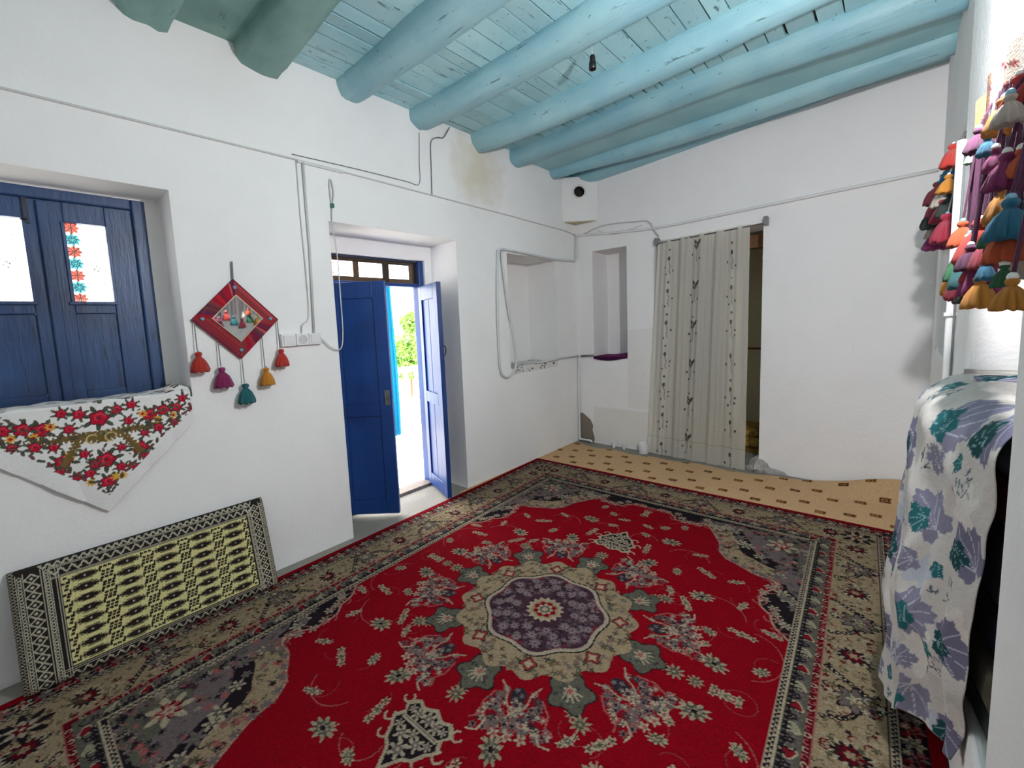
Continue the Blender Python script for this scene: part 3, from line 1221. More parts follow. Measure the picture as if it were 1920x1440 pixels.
for ring, nn in ((.255, 16), (.205, 12), (.16, 10)):
    for k in range(nn):
        a = 2 * PI * (k + .5 * (ring < .22)) / nn
        x, y = ring * math.cos(a), ring * math.sin(a)
        cv.ros(x, y, .027 if k % 2 else .022, 7, .22, MAU, rot=k)
        cv.ros(x, y, .014, 6, .3, (150, 130, 136), rot=k)
        cv.ell(x, y, .006, .006, PLUM)
        cv.line(arc(x, y, .033, a + 1, a + 3, 6), .006, (44, 34, 46))
cv.ros(0, 0, .092, 16, .10, CRM)
cv.ros(0, 0, .074, 8, .05, BEI)
cv.ros(0, 0, .058, 8, .10, (140, 16, 28))
cv.ros(0, 0, .040, 8, .18, CRM, rot=PI / 8)
cv.ros(0, 0, .028, 8, .10, GRN)
cv.ell(0, 0, .016, .016, CRM)
cv.sym = [(1, 1), (-1, 1), (1, -1), (-1, -1)]

# --- borders: (distance from edge) drawn as frames
def frame(d0, d1, c):
    cv.rect(A - d1, A - d0, 0, B - d0, c)
    cv.rect(0, A - d0, B - d1, B - d0, c)


def along(d, step, off=0.0):
    """points along both sides of one quarter at distance d from the edge: (x, y, direction angle)"""
    n = int((B - d) / step)
    for k in range(n + 1):
        y = off + k * step
        if y < B - d - .02:
            yield A - d, y, PI / 2, k
    n = int((A - d) / step)
    for k in range(n + 1):
        x = off + k * step
        if x < A - d - .02:
            yield x, B - d, 0.0, k


frame(0, .05, RED)
frame(0, .008, (120, 30, 36))
frame(.05, .122, BLK)
for x, y, a, k in along(.086, .062):
    flower(x, y, .026, [CRM, ROSE, MAU][k % 3], [DRED, GRN][k % 2], 6)
for x, y, a, k in along(.068, .041, .02):
    cv.ros(x, y, .010, 5, .4, [ROSE, CRM, DRED][k % 3])
for x, y, a, k in along(.105, .041, .01):
    cv.ros(x, y, .010, 5, .4, [CRM, MAU, RED][k % 3])


def teeth(d0, d1, step=.021):
    frame(d0, d1, BLK)
    frame(d0, d0 + .005, CRM)
    frame(d1 - .005, d1, (170, 150, 130))
    h = (d1 - d0) * .36
    for dd, off in ((d0 + (d1 - d0) * .34, 0), (d0 + (d1 - d0) * .68, step / 2)):
        for x, y, a, k in along(dd, step, off):
            if a:
                cv.poly([(x - h / 2, y - step * .42), (x + h / 2, y), (x - h / 2, y + step * .42)], CRM)
            else:
                cv.poly([(x - step * .42, y - h / 2), (x, y + h / 2), (x + step * .42, y - h / 2)], CRM)


teeth(.122, .149)
frame(.149, .357, BEI)
frame(.149, .154, BLK)
# main border: arching chains, dark palmettes, grey medallions, sprigs
PER = .56
dm = .253


def at_border(s, o, vert):
    return (A - dm + o, s) if vert else (s, B - dm + o)


for vert, L in ((True, B - .36), (False, A - .36)):
    rb = random.Random(31 if vert else 37)
    n = int(L / PER) + 1
    for k in range(n + 1):
        s0 = k * PER
        # chain of small dark rings curving between motifs
        for q in range(12):
            t = q / 11
            s_ = s0 + .13 + t * .13
            if s_ < L:
                x, y = at_border(s_, -.085 + .17 * t + .02 * math.sin(6 * t), vert)
                cv.ell(x, y, .0125, .0125, BLK); cv.ell(x, y, .005, .005, (196, 182, 150))
            s_ = s0 + PER - .13 - t * .13
            if 0 < s_ < L:
                x, y = at_border(s_, -.085 + .17 * t, vert)
                cv.ell(x, y, .0125, .0125, BLK); cv.ell(x, y, .005, .005, (196, 182, 150))
        if s0 < L:
            x, y = at_border(s0, 0, vert)
            cv.ros(x, y, .064, 14, .22, CRM, sx=1.0 if vert else .8, sy=.8 if vert else 1.0)
            cv.ros(x, y, .054, 12, .2, BLK, sx=1.0 if vert else .8, sy=.8 if vert else 1.0)
            cv.ros(x, y, .034, 9, .25, DRED)
            cv.ros(x, y, .016, 6, .25, BEI)
        s1 = s0 + PER / 2
        if s1 < L:
            x, y = at_border(s1, .01, vert)
            cv.ros(x, y, .066, 8, .25, BLK)
            cv.ros(x, y, .055, 8, .25, MAU)
            cv.ros(x, y, .036, 6, .3, GRN)
            cv.ros(x, y, .024, 6, .35, CRM)
            for o in (-.075, .085):
                x, y = at_border(s1 + .01, o, vert)
                cv.ros(x, y, .020, 6, .3, BLK)
                cv.ros(x, y, .013, 5, .3, CRM)
        for q in range(130):
            s_, o = s0 + rb.uniform(0, PER), rb.uniform(-.092, .092)
            if s_ < L + .15:
                x, y = at_border(s_, o, vert)
                c = rb.choice([OLI, BLK, OLI, DRED, CRM, (128, 106, 80)])
                if rb.random() < .55:
                    cv.line(arc(x, y, .015, rb.uniform(0, 6), rb.uniform(3, 5), 5), .0055, c)
                else:
                    cv.ros(x, y, rb.uniform(.005, .011), 5, .45, c, rot=rb.uniform(0, 6))
flower(A - dm, B - dm, .07, BLK, MAU, 8)
flower(A - dm, B - dm, .04, CRM, DRED, 6)
frame(.357, .386, DRED)
frame(.357, .362, ROSE)
for x, y, a, k in along(.374, .034):
    cv.line(arc(x, y, .010, .5 * k, .5 * k + 4.4, 7), .0055, ROSE if k % 2 else CRM)
frame(.386, .454, GRN)
for x, y, a, k in along(.420, .115):
    c = (140, 24, 36) if k % 2 else (160, 156, 130)
    cv.ros(x, y, .027, 3, .18, CRM, rot=a); cv.ros(x, y, .020, 3, .18, c, rot=a)
for x, y, a, k in along(.420, .115, .057):
    flower(x, y, .022, MAU, BLK, 6)
    cv.line(arc(x + (.0 if a else .03), y + (.03 if a else .0), .018, 0, 4, 6), .005, BLK)
for x, y, a, k in along(.440, .029, .01):
    cv.ros(x, y, .013, 5, .35, BLK)
frame(.454, .4545, BLK)
teeth(.455, .486, .024)
cv.img *= .765
cv.speckle(.07)

CARP = attr('carpet_pile', 1.0, .5, 260, sheen=.0, bdist=.004)
CARP.node_tree.nodes['Principled BSDF'].inputs['Specular IOR Level'].default_value = .03
cen, ang = (1.59, 1.74), math.radians(1.9)
ca_, sa_ = math.cos(ang), math.sin(ang)


def carpet_map(U, V):
    edge = np.minimum(A - np.abs(U), B - np.abs(V))
    X = cen[0] + U * ca_ - V * sa_
    Y = cen[1] + U * sa_ + V * ca_
    Z = .0165 + .0015 * np.sin(3.1 * X + 1.7 * Y) - .0105 * (1 - sstep(edge / .006))
    X = np.minimum(X, W - .004)
    X = np.maximum(X, .004)
    return X, Y, Z


carpet = grid_mesh('persian_carpet', cv, carpet_map, CARP)
tag(carpet, 'large red patterned carpet with round medallion and beige floral border', 'carpet')

# ------------------------------------------------------------------ beige underlay with small brown motifs
cv = Canvas(.0, 3.14, 2.6, 4.74, .007, (200, 164, 124))
a1, a2 = np.array([.43, .012]), np.array([.05, .32])
for m_ in range(-6, 12):
    for n_ in range(-8, 4):
        for off in ((0, 0), (.172, .065), (.314, .165)):
            x, y = np.array([.405, 3.94]) + m_ * a1 + n_ * a2 + np.array(off)
            if not (0 < x < 3.14 and 2.6 < y < 4.74):
                continue
            cv.rect(x - .036, x + .036, y - .030, y + .030, (170, 122, 66))
            cv.rect(x - .034, x + .034, y + .016, y + .027, (84, 50, 28))
            cv.rect(x - .034, x + .034, y - .027, y - .016, (84, 50, 28))
            cv.rect(x - .036, x - .018, y - .012, y + .012, (96, 58, 32))
            cv.rect(x + .014, x + .032, y - .024, y + .024, (84, 50, 28))
            cv.ell(x - .002, y, .011, .010, (84, 50, 28))
cv.speckle(.03)


def under_lim(U):
    return 4.60 + .03 * np.sin(5 * U) + .02 * np.sin(13 * U + 1) - .06 * np.exp(-((U - .35) / .25) ** 2) + .12 * sstep((U - 1.95) / .25)


def under_map(U, V):
    rise = .13 * sstep((U - 2.35) / .7) * sstep((V - 4.40) / .33)
    Z = .0045 + .004 * np.maximum(0, np.sin(6 * U + 3 * V)) * sstep((V - 4.15) / .2) + rise
    return np.where(V < 2.72, np.minimum(U, W - .004), np.minimum(U, 3.136)), np.minimum(V, 4.742), Z


under = grid_mesh('beige_rug', cv, under_map, attr('beige_pile', .95, .3, 240), cull=lambda U, V: V < under_lim(U))
tag(under, 'beige rug with rows of small brown motifs, along the curtain wall', 'rug')

# ================================================================== LEANING CUSHION
CW, CH, CT = 1.075, .545, .08
cv = Canvas(0, CW, 0, CH, .0029, (36, 30, 30))
PALE, YEL, INK = (176, 170, 150), (206, 198, 140), (38, 30, 28)
fx0, fx1, fy0, fy1 = .165, .955, .062, .463
# woven frames: chains, diamonds, zigzags
def diamonds(x0, x1, y0, y1, n, vert):
    for k in range(n):
        if vert:
            cx, cy, rx, ry = (x0 + x1) / 2, y0 + (y1 - y0) * (k + .5) / n, (x1 - x0) * .46, (y1 - y0) / n * .5
        else:
            cx, cy, rx, ry = x0 + (x1 - x0) * (k + .5) / n, (y0 + y1) / 2, (x1 - x0) / n * .5, (y1 - y0) * .46
        cv.line([(cx - rx, cy), (cx, cy + ry), (cx + rx, cy), (cx, cy - ry), (cx - rx, cy)], .0055, PALE)
        cv.ell(cx, cy, rx * .26, rx * .26 if vert else ry * .3, PALE)


def chain(x0, x1, y0, y1, n, vert):
    for k in range(n):
        cx, cy = ((x0 + x1) / 2, y0 + (y1 - y0) * (k + .5) / n) if vert else (x0 + (x1 - x0) * (k + .5) / n, (y0 + y1) / 2)
        cv.line(arc(cx, cy, .0065, 0, 2 * PI, 8), .0035, PALE)


def zig(x0, x1, y0, y1, n):
    pts = [(x0 + (x1 - x0) * k / n, y0 if k % 2 else y1) for k in range(n + 1)]
    cv.line(pts, .006, PALE)
    for k in range(n):
        cv.ell(x0 + (x1 - x0) * (k + .5) / n, (y0 + y1) / 2 + (-.006 if k % 2 else .006), .003, .003, PALE)


for xa, xb, kind, n in ((.028, .046, 'c', 36), (.05, .10, 'd', 13), (.115, .13, 'c', 36)):
    (diamonds if kind == 'd' else chain)(xa, xb, .01, CH - .03, n, True)
for xa in (.024, .048, .103, .111, .133, .15, .158):
    cv.rect(xa, xa + .003, .01, CH - .02, PALE)
diamonds(.985, 1.03, .01, CH - .03, 13, True)
chain(.968, .982, .03, CH - .05, 36, True); chain(1.035, 1.05, .01, CH - .03, 36, True)
for xa in (.962, .983, 1.032, 1.052):
    cv.rect(xa, xa + .003, .01, CH - .02, PALE)
zig(.13, .99, .480, .506, 44); zig(.13, .99, .015, .04, 44)
for ya in (.008, .046, .054, .464, .47, .511, .518):
    cv.rect(.13, .985, ya, ya + .003, PALE)
zig(.10, 1.0, .523, .538, 60)
for k in range(40):   # net of pale stitches on the left rim
    y = CH * k / 40
    cv.line([(0, y), (.022, y + .014)], .0025, PALE); cv.line([(.022, y), (0, y + .014)], .0025, PALE)
    cv.line([(1.054, y), (CW, y + .014)], .0025, PALE); cv.line([(CW, y), (1.054, y + .014)], .0025, PALE)
cv.rect(fx0, fx1, fy0, fy1, YEL)
nc, nr = 5, 8
pw, ph = (fx1 - fx0) / nc, (fy1 - fy0) / nr
for i in range(nc):
    for j in range(nr):
        cx, cy = fx0 + pw * (i + .5), fy0 + ph * (j + .5)
        hw, hh = pw * .365, ph * .405
        st = lambda s_: [(cx - hw * s_, cy - hh * .34 * s_), (cx - hw * .74 * s_, cy - hh * .34 * s_), (cx - hw * .74 * s_, cy - hh * .62 * s_), (cx - hw * .46 * s_, cy - hh * .62 * s_), (cx - hw * .46 * s_, cy - hh * .92 * s_),
                         (cx + hw * .46 * s_, cy - hh * .92 * s_), (cx + hw * .46 * s_, cy - hh * .62 * s_), (cx + hw * .74 * s_, cy - hh * .62 * s_), (cx + hw * .74 * s_, cy - hh * .34 * s_), (cx + hw * s_, cy - hh * .34 * s_)]
        def full(s_):
            lo = st(s_)
            return lo + [(p[0], 2 * cy - p[1]) for p in lo[::-1]]
        cv.poly(full(1.0), INK)
        cv.line(full(.84) + full(.84)[:1], .0032, (150, 144, 104))
        cv.ell(cx, cy, .004, .004, PALE)
for i in range(nc + 1):
    for j in range(nr + 1):
        cx, cy = fx0 + pw * i, fy0 + ph * j
        for dx in (-1, 0, 1):
            for dy in (-1, 0, 1):
                x, y = cx + dx * .0165 + dy * .004, cy + dy * .0135
                if fx0 < x < fx1 and fy0 < y < fy1:
                    cv.poly([(x - .0072, y - .0052), (x + .006, y - .0060), (x + .0072, y + .0052), (x - .006, y + .0060)], INK if (dx or dy) else (70, 58, 46))
cv.speckle(.06)
TH = math.radians(15.5)
CY0 = -.165


def cush_pt(u, v, w):
    return (.148 - math.sin(TH) * v + math.cos(TH) * w, CY0 + u, math.cos(TH) * v + math.sin(TH) * w)


def cush_map(U, V):
    a, b = np.abs(U / CW * 2 - 1), np.abs(V / CH * 2 - 1)
    bulge = (1 - a ** 26) * (1 - b ** 14)
    Wt = .012 + (CT - .012) * np.clip(bulge, 0, 1) ** .5 + .004 * np.sin(9 * U) * (1 - b ** 4)
    x, y, z = cush_pt(U, V, Wt)
    return np.maximum(x, .004), y, np.maximum(z, .018)


cush = thing('floor_cushion', 'black and pale yellow woven floor cushion leaning against the white wall', 'cushion', (.15, .37, .018))
CUSH = attr('woven_cushion', .95, .35, 350)
cf = grid_mesh('woven_cover', cv, cush_map, CUSH, cush)
mb = MB()
ring = [(.004, .004), (CW - .004, .004), (CW - .004, CH - .004), (.004, CH - .004)]
mb.add([tuple(np.maximum(cush_pt(u, v, .0), (.004, -9, .018))) for u, v in ring] + [tuple(np.maximum(cush_pt(u, v, .022), (.004, -9, .018))) for u, v in ring],
       [(0, 1, 2, 3), (4, 5, 6, 7), (0, 1, 5, 4), (1, 2, 6, 5), (2, 3, 7, 6), (3, 0, 4, 7)])
part(mb, 'backing', plain('dark_backing', (52, 46, 42), .95), cush)

# ================================================================== FLORAL SCARF ON THE WINDOW SILL
SY0, SY1 = -.36, .602
TIPY, TIPZ, SILL = .202, .687, 1.246
cv = Canvas(SY0, SY1, .66, SILL + .25, .0032, (232, 230, 228))
DR_, PK, GN2, BR, YE, MA = (178, 24, 48), (206, 60, 78), (52, 66, 50), (112, 92, 52), (214, 164, 70), (104, 34, 52)


def rose_(x, y, r):
    cv.ros(x, y, r * 1.05, 5, .12, MA)
    cv.ros(x, y, r * .85, 5, .15, DR_)
    cv.line(arc(x + r * .1, y + r * .1, r * .5, 0, 4, 8), r * .2, PK)
    cv.ell(x, y, r * .22, r * .22, MA)


def lf_(x, y, L, a, c=GN2):
    cv.ell(x, y, L, L * .42, c, a)
    cv.line([(x - L * .8 * math.cos(a), y - L * .8 * math.sin(a)), (x + L * .8 * math.cos(a), y + L * .8 * math.sin(a))], .003, (96, 104, 84))


def bunch(x, y, r):
    for k in range(7):
        a = 2 * PI * k / 7 + x * 9
        lf_(x + 1.35 * r * math.cos(a), y + 1.2 * r * math.sin(a), r * .62, a)
    rose_(x, y, r)


cx = .212
for sx in (-1, 1):
    for px_, py_, r_ in ((.20, 1.15, .030), (.26, 1.165, .028), (.32, 1.17, .024), (.145, .985, .031), (.385, 1.15, .018), (.105, .90, .018), (.35, 1.215, .02), (.44, 1.20, .018)):
        bunch(cx + sx * px_, py_, r_)
    for px_, py_ in ((.17, 1.16), (.23, 1.12), (.30, 1.13), (.12, 1.01), (.06, .86)):
        cv.ros(cx + sx * px_, py_, .017, 8, .3, YE); cv.ell(cx + sx * px_, py_, .007, .007, DR_)
    pts = [(cx + sx * t, 1.075 + .02 * math.sin(9 * t) - .12 * max(0, t - .11) * (1 if t < .2 else 0)) for t in np.linspace(0, .24, 14)]
    for i, p in enumerate(pts):
        cv.ros(p[0], p[1], .026 - .0012 * i, 6, .35, BR, rot=i)
    for i, t in enumerate(np.linspace(0, 1, 9)):
        cv.ros(cx + sx * (.09 + .075 * t), 1.06 - .13 * t, .016, 6, .4, BR, rot=i)
    cv.line(arc(cx + sx * .035, 1.07, .022, 0, 5, 10), .006, (196, 176, 120))
    for k in range(7):
        lf_(cx + sx * (.10 + .045 * k), 1.09 + .012 * (k % 2) + .004 * k, .018, k, (74, 52, 54))
bunch(cx, 1.17, .036); bunch(cx + .005, .955, .036); bunch(cx - .04, .945, .02); bunch(cx + .002, .845, .028)
cv.ros(cx + .035, .86, .018, 8, .3, YE)
for k in range(9):
    lf_(cx + .022 * math.sin(k * 2.1), .81 - .006 * k, .014, k, (70, 50, 60))
for sx in (-1, 1):
    for px_, py_, r_ in ((.07, 1.20, .022), (.13, 1.215, .020), (.06, .905, .020), (.17, 1.06, .018), (.23, 1.075, .022), (.30, 1.09, .018), (.11, 1.135, .020), (.07, 1.005, .018), (.16, .945, .016)):
        bunch(cx + sx * px_, py_, r_)
    for q in range(16):
        t = q / 15
        lf_(cx + sx * (.03 + .40 * t), .835 + .37 * t, .016, .9 * sx + .5 * math.sin(q * 2), (60, 62, 50) if q % 2 else MA)
rs_ = random.Random(4)
for k in range(120):     # small buds between the bouquets, kept inside the printed triangle
    y = rs_.uniform(SY0, SY1)
    zmin = .80 + abs(y - cx) * .93
    if zmin < 1.22:
        lf_(y, rs_.uniform(zmin, 1.225), rs_.uniform(.006, .013), rs_.uniform(0, 3), rs_.choice([GN2, MA, (90, 60, 60), GN2]))
for k in range(70):
    y, z = rs_.uniform(SY0, SY1), rs_.uniform(SILL, SILL + .24)
    lf_(y, z, rs_.uniform(.012, .03), rs_.uniform(-.3, .3), rs_.choice([MA, (74, 40, 46), (120, 100, 100), GN2]))
# plain white hem band along the two free edges
U_, V_ = np.meshgrid(cv.x, cv.y)
hem = (V_ < .775 + np.abs(U_ - cx) * .95)
cv.img[hem] = (230, 228, 227)
cv.speckle(.015)


def scarf_map(U, V):
    zl = TIPZ + np.abs(U - TIPY) * .955
    flat = V > SILL
    wave = .006 * np.sin(14 * U + 9 * V) + .005 * np.sin(31 * U)
    fall = np.clip((SILL - V) / .55, 0, 1)
    X = np.where(flat, -(V - SILL) * .95, .012 + .010 * fall + np.abs(wave) * (.4 + fall))
    X = X + np.where(flat, .012, 0)
    bunchz = .035 * np.exp(-((U - .56) / .05) ** 2) * np.abs(np.sin(40 * V))
    Z = np.where(flat, SILL + .002 + np.abs(wave) * .8 + bunchz, V)
    return X, U, Z


SCARF = attr('scarf_cloth', .9, .15, 400)
scarf = grid_mesh('floral_scarf', cv, scarf_map, SCARF, cull=lambda U, V: (V > TIPZ + np.abs(U - TIPY) * .955) & (V < SILL + .235))
tag(scarf, 'white scarf printed with red roses, hung over the window sill', 'scarf')
sm = scarf.modifiers.new('thick', 'SOLIDIFY'); sm.thickness = .0015; sm.offset = 1

# ================================================================== TASSELS
YARN = {}


def yarn(c):
    if c not in YARN:
        k = N('yarn_%d_%d_%d' % c)
        k.b.inputs['Roughness'].default_value = .95
        k.b.inputs['Sheen Weight'].default_value = .15
        co = k.coord((60, 60, 6))
        n = k.noise(co, 5, 3)
        b = rgba(c)
        k.color(k.ramp(n, [(.3, tuple(v * .6 for v in b[:3]) + (1,)), (.65, b)]))
        k.bump(n, .7, .004)
        YARN[c] = k.m
    return YARN[c]


TASSEL_ME = []


def tassel_mesh(var):
    """unit tassel: knotted head at z=0 down to a fluffy cut hem at z=-1, radius about .38"""
    rs = np.random.default_rng(var)
    ph = rs.uniform(0, 6, 4)
    prof = [(.03, .02), (.13, 0), (.17, -.08), (.15, -.17), (.10, -.22), (.17, -.30), (.25, -.42), (.31, -.58), (.36, -.76), (.39, -.92), (.37, -1.0), (.20, -.97), (.05, -.93)]

    def wob(i, a):
        s = .0 if i < 4 else .035 + .012 * i * .6
        return 1 + s * .8 * math.sin(9 * a + ph[0] + .3 * i) + s * .9 * math.sin(19 * a + ph[1] + .2 * i) + .10 * (i > 5) * math.sin(2 * a + ph[2]) + rs.normal(0, .022)
    mb = MB().lathe(prof, seg=48, wob=wob)
    me = bpy.data.meshes.new('tassel')
    v = [(x, y, z + (.035 * math.sin(7 * math.atan2(y, x) + ph[3]) if z < -.9 else 0)) for x, y, z in mb.v]
    me.from_pydata(v, [], mb.f)
    me.polygons.foreach_set('use_smooth', [True] * len(me.polygons))
    return me


for k in range(5):
    TASSEL_ME.append(tassel_mesh(k))


def tassel(parent, p, h, c, wide=1.0, tilt=(0, 0)):
    """p = top of the head (world)"""
    me = TASSEL_ME[random.randrange(5)]
    key = me.name + str(c)
    if key not in bpy.data.meshes:
        m2 = me.copy(); m2.name = key
        m2.materials.clear(); m2.materials.append(yarn(c))
    o = bpy.data.objects.new('tassel', bpy.data.meshes[key])
    COL.objects.link(o)
    o.location = p
    o.scale = (h * wide, h * wide, h)
    o.rotation_euler = (tilt[0], tilt[1], random.uniform(0, 6))
    keep(o, parent)
    bd = MB().lathe([(.002, -.004), (.006, -.002), (.007, .003), (.005, .008), (.002, .010)], (p[0], p[1], p[2]), 10).build('bead', MATS['bead_blue'] if random.random() < .5 else MATS['bead_white'])
    bd.parent = o
    bd.matrix_parent_inverse = o.matrix_basis.inverted()
    return o


plain('bead_blue', (120, 170, 190), .3)
plain('bead_white', (220, 220, 216), .3)
OR, RO, AM, TE, MG, CR_, GR, PU, CW_, BL, DG, DRD = (226, 92, 40), (206, 52, 40), (224, 146, 36), (20, 110, 116), (150, 28, 104), (168, 24, 56), (36, 116, 70), (104, 34, 84), (226, 214, 200), (26, 120, 156), (30, 52, 46), (120, 24, 40)

# ------------------------------------------------------------------ diamond mirror on the left wall
mir = thing('wall_mirror', 'diamond mirror in a red striped textile frame with five hanging tassels', 'mirror', (.01, .878, 1.409))
cv = Canvas(0, 1, 0, 1, .01, (0, 0, 0))
top_, lef_, rig_, bot_ = (np.array(p) for p in ((.877, 1.882), (.645, 1.646), (1.113, 1.638), (.878, 1.405)))
ti, le, ri, bo = (np.array(p) for p in ((.881, 1.786), (.745, 1.651), (1.018, 1.647), (.884, 1.511)))
FR = attr('striped_textile', .9, .4, 200)


def frame_side(o0, o1, i0, i1, stripes_along, seed):
    r_ = random.Random(seed)
    c_ = Canvas(0, 1, 0, 1, .02, (132, 28, 44))
    pal = [(150, 24, 42), (112, 30, 50), (176, 36, 46), (92, 40, 66), (140, 52, 56), (184, 90, 88), (104, 60, 60)]
    t = 0
    while t < 1:
        w = r_.uniform(.03, .10)
        if stripes_along:
            c_.rect(0, 1, t, t + w, r_.choice(pal))
        else:
            c_.rect(t, t + w, 0, 1, r_.choice(pal))
        t += w

    def fn(U, V):
        a = o0[None, None, :] * (1 - U)[..., None] + o1 * U[..., None]
        b = i0[None, None, :] * (1 - U)[..., None] + i1 * U[..., None]
        p = a * (1 - V)[..., None] + b * V[..., None]
        return .024 + .004 * np.sin(PI * V), p[..., 0], p[..., 1]
    return grid_mesh('frame_side', c_, fn, FR, mir)


frame_side(lef_, top_, le, ti, False, 1)
frame_side(top_, rig_, ti, ri, True, 2)
frame_side(rig_, bot_, ri, bo, False, 3)
frame_side(bot_, lef_, bo, le, True, 4)
mb = MB().prism([(.003, p[0], p[1]) for p in (top_, rig_, bot_, lef_)], (.021, 0, 0))
part(mb, 'frame_backing', plain('frame_edge', (84, 34, 44), .9), mir)
MIRROR = N('mirror_glass')
MIRROR.b.inputs['Metallic'].default_value = 1
MIRROR.b.inputs['Roughness'].default_value = .03
MIRROR.b.inputs['Base Color'].default_value = (.82, .84, .83, 1)
part(MB().prism([(x_, p[0], p[1]) for x_, p in zip((.0303, .0285, .0267, .0285), (ti, ri, bo, le))], (.0012, 0, 0)), 'mirror_glass', MIRROR.m, mir)
part(MB().tube([(.0305, p[0], p[1]) for p in (ti, ri, bo, le, ti)], .0035, 6), 'inner_piping', plain('pale_piping', (214, 200, 170), .8), mir)
part(MB().tube([(.012, .877, 1.878), (.012, .882, 1.985)], .006), 'hanging_loop', CABLE_D, mir)
STUD = plain('turquoise_stud', (120, 160, 180), .25)
for p in ((.880, 1.832), (.697, 1.650), (1.064, 1.644), (.881, 1.460)):
    part(MB().lathe([(.011, 0), (.010, .004), (.005, .007), (.001, .008)], (.028, p[0], p[1]), 14, axis=(1, 0, 0)), 'stud', STUD, mir, smooth=True)
for (y, ztop, z0, z1, c) in ((.655, 1.640, 1.464, 1.352, RO), (.762, 1.525, 1.366, 1.250, (150, 26, 96)), (.878, 1.405, 1.255, 1.137, TE), (1.003, 1.53, 1.340, 1.232, AM), (1.104, 1.632, 1.448, 1.340, RO)):
    part(MB().tube([(.020, y + .002, ztop), (.030, y, z0)], .0028, 6), 'cord', CABLE_D, mir)
    tassel(mir, (.045, y, z0), z0 - z1, c, .95)

# ================================================================== SWITCHES AND SOCKET
def wall_plate(y0, y1, z0, z1, kind, label, cat):
    t = thing('light_switch' if kind != 'socket' else 'power_socket', label, cat, (0, (y0 + y1) / 2, z0))
    part(MB().box(.001, .030, y0, y1, z0, z1), 'box', PLASTIC, t, bevel=.004)
    cy, cz = (y0 + y1) / 2, (z0 + z1) / 2
    if kind == 'socket':
        part(MB().lathe([(.029, .028), (.029, .034), (.025, .034), (.024, .031), (.001, .031)], (0, cy, cz), 24, axis=(1, 0, 0)), 'ring', CABLE, t)
        for dy in (-.010, .010):
            part(MB().lathe([(.0050, .030), (.0050, .0345), (.0034, .0345), (.0034, .0312), (.0005, .0312)], (0, cy + dy, cz), 12, axis=(1, 0, 0)), 'contact', CABLE, t)
    else:
        rk = MB().add([(.030, y0 + .012, z0 + .012), (.030, y1 - .012, z0 + .012), (.030, y1 - .012, z1 - .010), (.030, y0 + .012, z1 - .010),
                       (.034, y0 + .012, z0 + .012), (.034, y1 - .012, z0 + .012), (.039, y1 - .012, z1 - .010), (.039, y0 + .012, z1 - .010)],
                      [(3, 2, 1, 0), (4, 5, 6, 7), (0, 1, 5, 4), (1, 2, 6, 5), (2, 3, 7, 6), (3, 0, 4, 7)])
        part(rk, 'rocker', PLASTIC, t, bevel=.001)


wall_plate(1.120, 1.212, 1.462, 1.543, 'switch', 'white light switch beside the round-faced wall socket, near the mirror tassels', 'light switch')
wall_plate(1.214, 1.298, 1.464, 1.541, 'socket', 'white round-faced power socket between two light switches', 'power socket')
wall_plate(1.300, 1.384, 1.464, 1.541, 'switch', 'white light switch beside the wall socket, next to the blue door', 'light switch')


def cable(path, r, m, label, cat='cable', name='wall_cable', seg=6):
    o = MB().tube(path, r, seg).build(name, m, None, smooth=True)
    fix_normals(o)
    tag(o, label, cat)
    return o


def smooth_path(pts, n=6):
    """Catmull-Rom through the points"""
    P = [np.array(p, float) for p in pts]
    P = [2 * P[0] - P[1]] + P + [2 * P[-1] - P[-2]]
    out = []
    for i in range(1, len(P) - 2):
        for t in np.linspace(0, 1, n, endpoint=False):
            a, b, c, d = P[i - 1:i + 3]
            out.append(.5 * (2 * b + (c - a) * t + (2 * a - 5 * b + 4 * c - d) * t * t + (3 * b - a - 3 * c + d) * t ** 3))
    out.append(P[-2])
    return out


# long trunking along the left wall
cable([(.006, -1.0, 2.66), (.006, .04, 2.666), (.006, 1.33, 2.672), (.006, 2.47, 2.655), (.006, 3.5, 2.64), (.008, 4.5, 2.618), (.02, 4.72, 2.59)], .006, CABLE, 'long thin cable running the length of the white door wall')
mb = MB().box(.001, .014, 1.33, 1.65, 2.655, 2.675)
tag(part(mb, 'cable_trunking', PVC, thing('cable_run', 'short flat cable trunking above the light switches', 'cable trunking', (0, 1.5, 2.65))), None)
cable(smooth_path([(.006, 1.325, 2.67), (.006, 1.322, 2.3), (.010, 1.325, 1.95), (.006, 1.318, 1.66), (.012, 1.27, 1.60), (.012, 1.26, 1.545)]), .004, CABLE, 'thin loose wire dropping to the wall socket')
cable([(.008, 1.366, 2.665), (.008, 1.364, 2.1), (.008, 1.345, 1.541)], .009, CABLE, 'pale double conduit dropping to the light switches', 'conduit', 'conduit')
cable(smooth_path([(.006, 1.30, 2.70), (.006, 1.8, 2.712), (.006, 2.20, 2.715), (.006, 2.335, 2.722), (.006, 2.350, 2.9), (.006, 2.366, 3.13)], 8), .0028, CABLE_D, 'fine dark wire climbing the white wall to the log beam')
cable(smooth_path([(.007, 2.466, 2.655), (.007, 2.475, 2.9), (.007, 2.487, 3.09), (.02, 2.55, 3.14), (.02, 2.62, 3.16), (.03, 2.69, 3.26)], 6), .0045, CABLE_D, 'wire rising from the trunking into the plank ceiling')
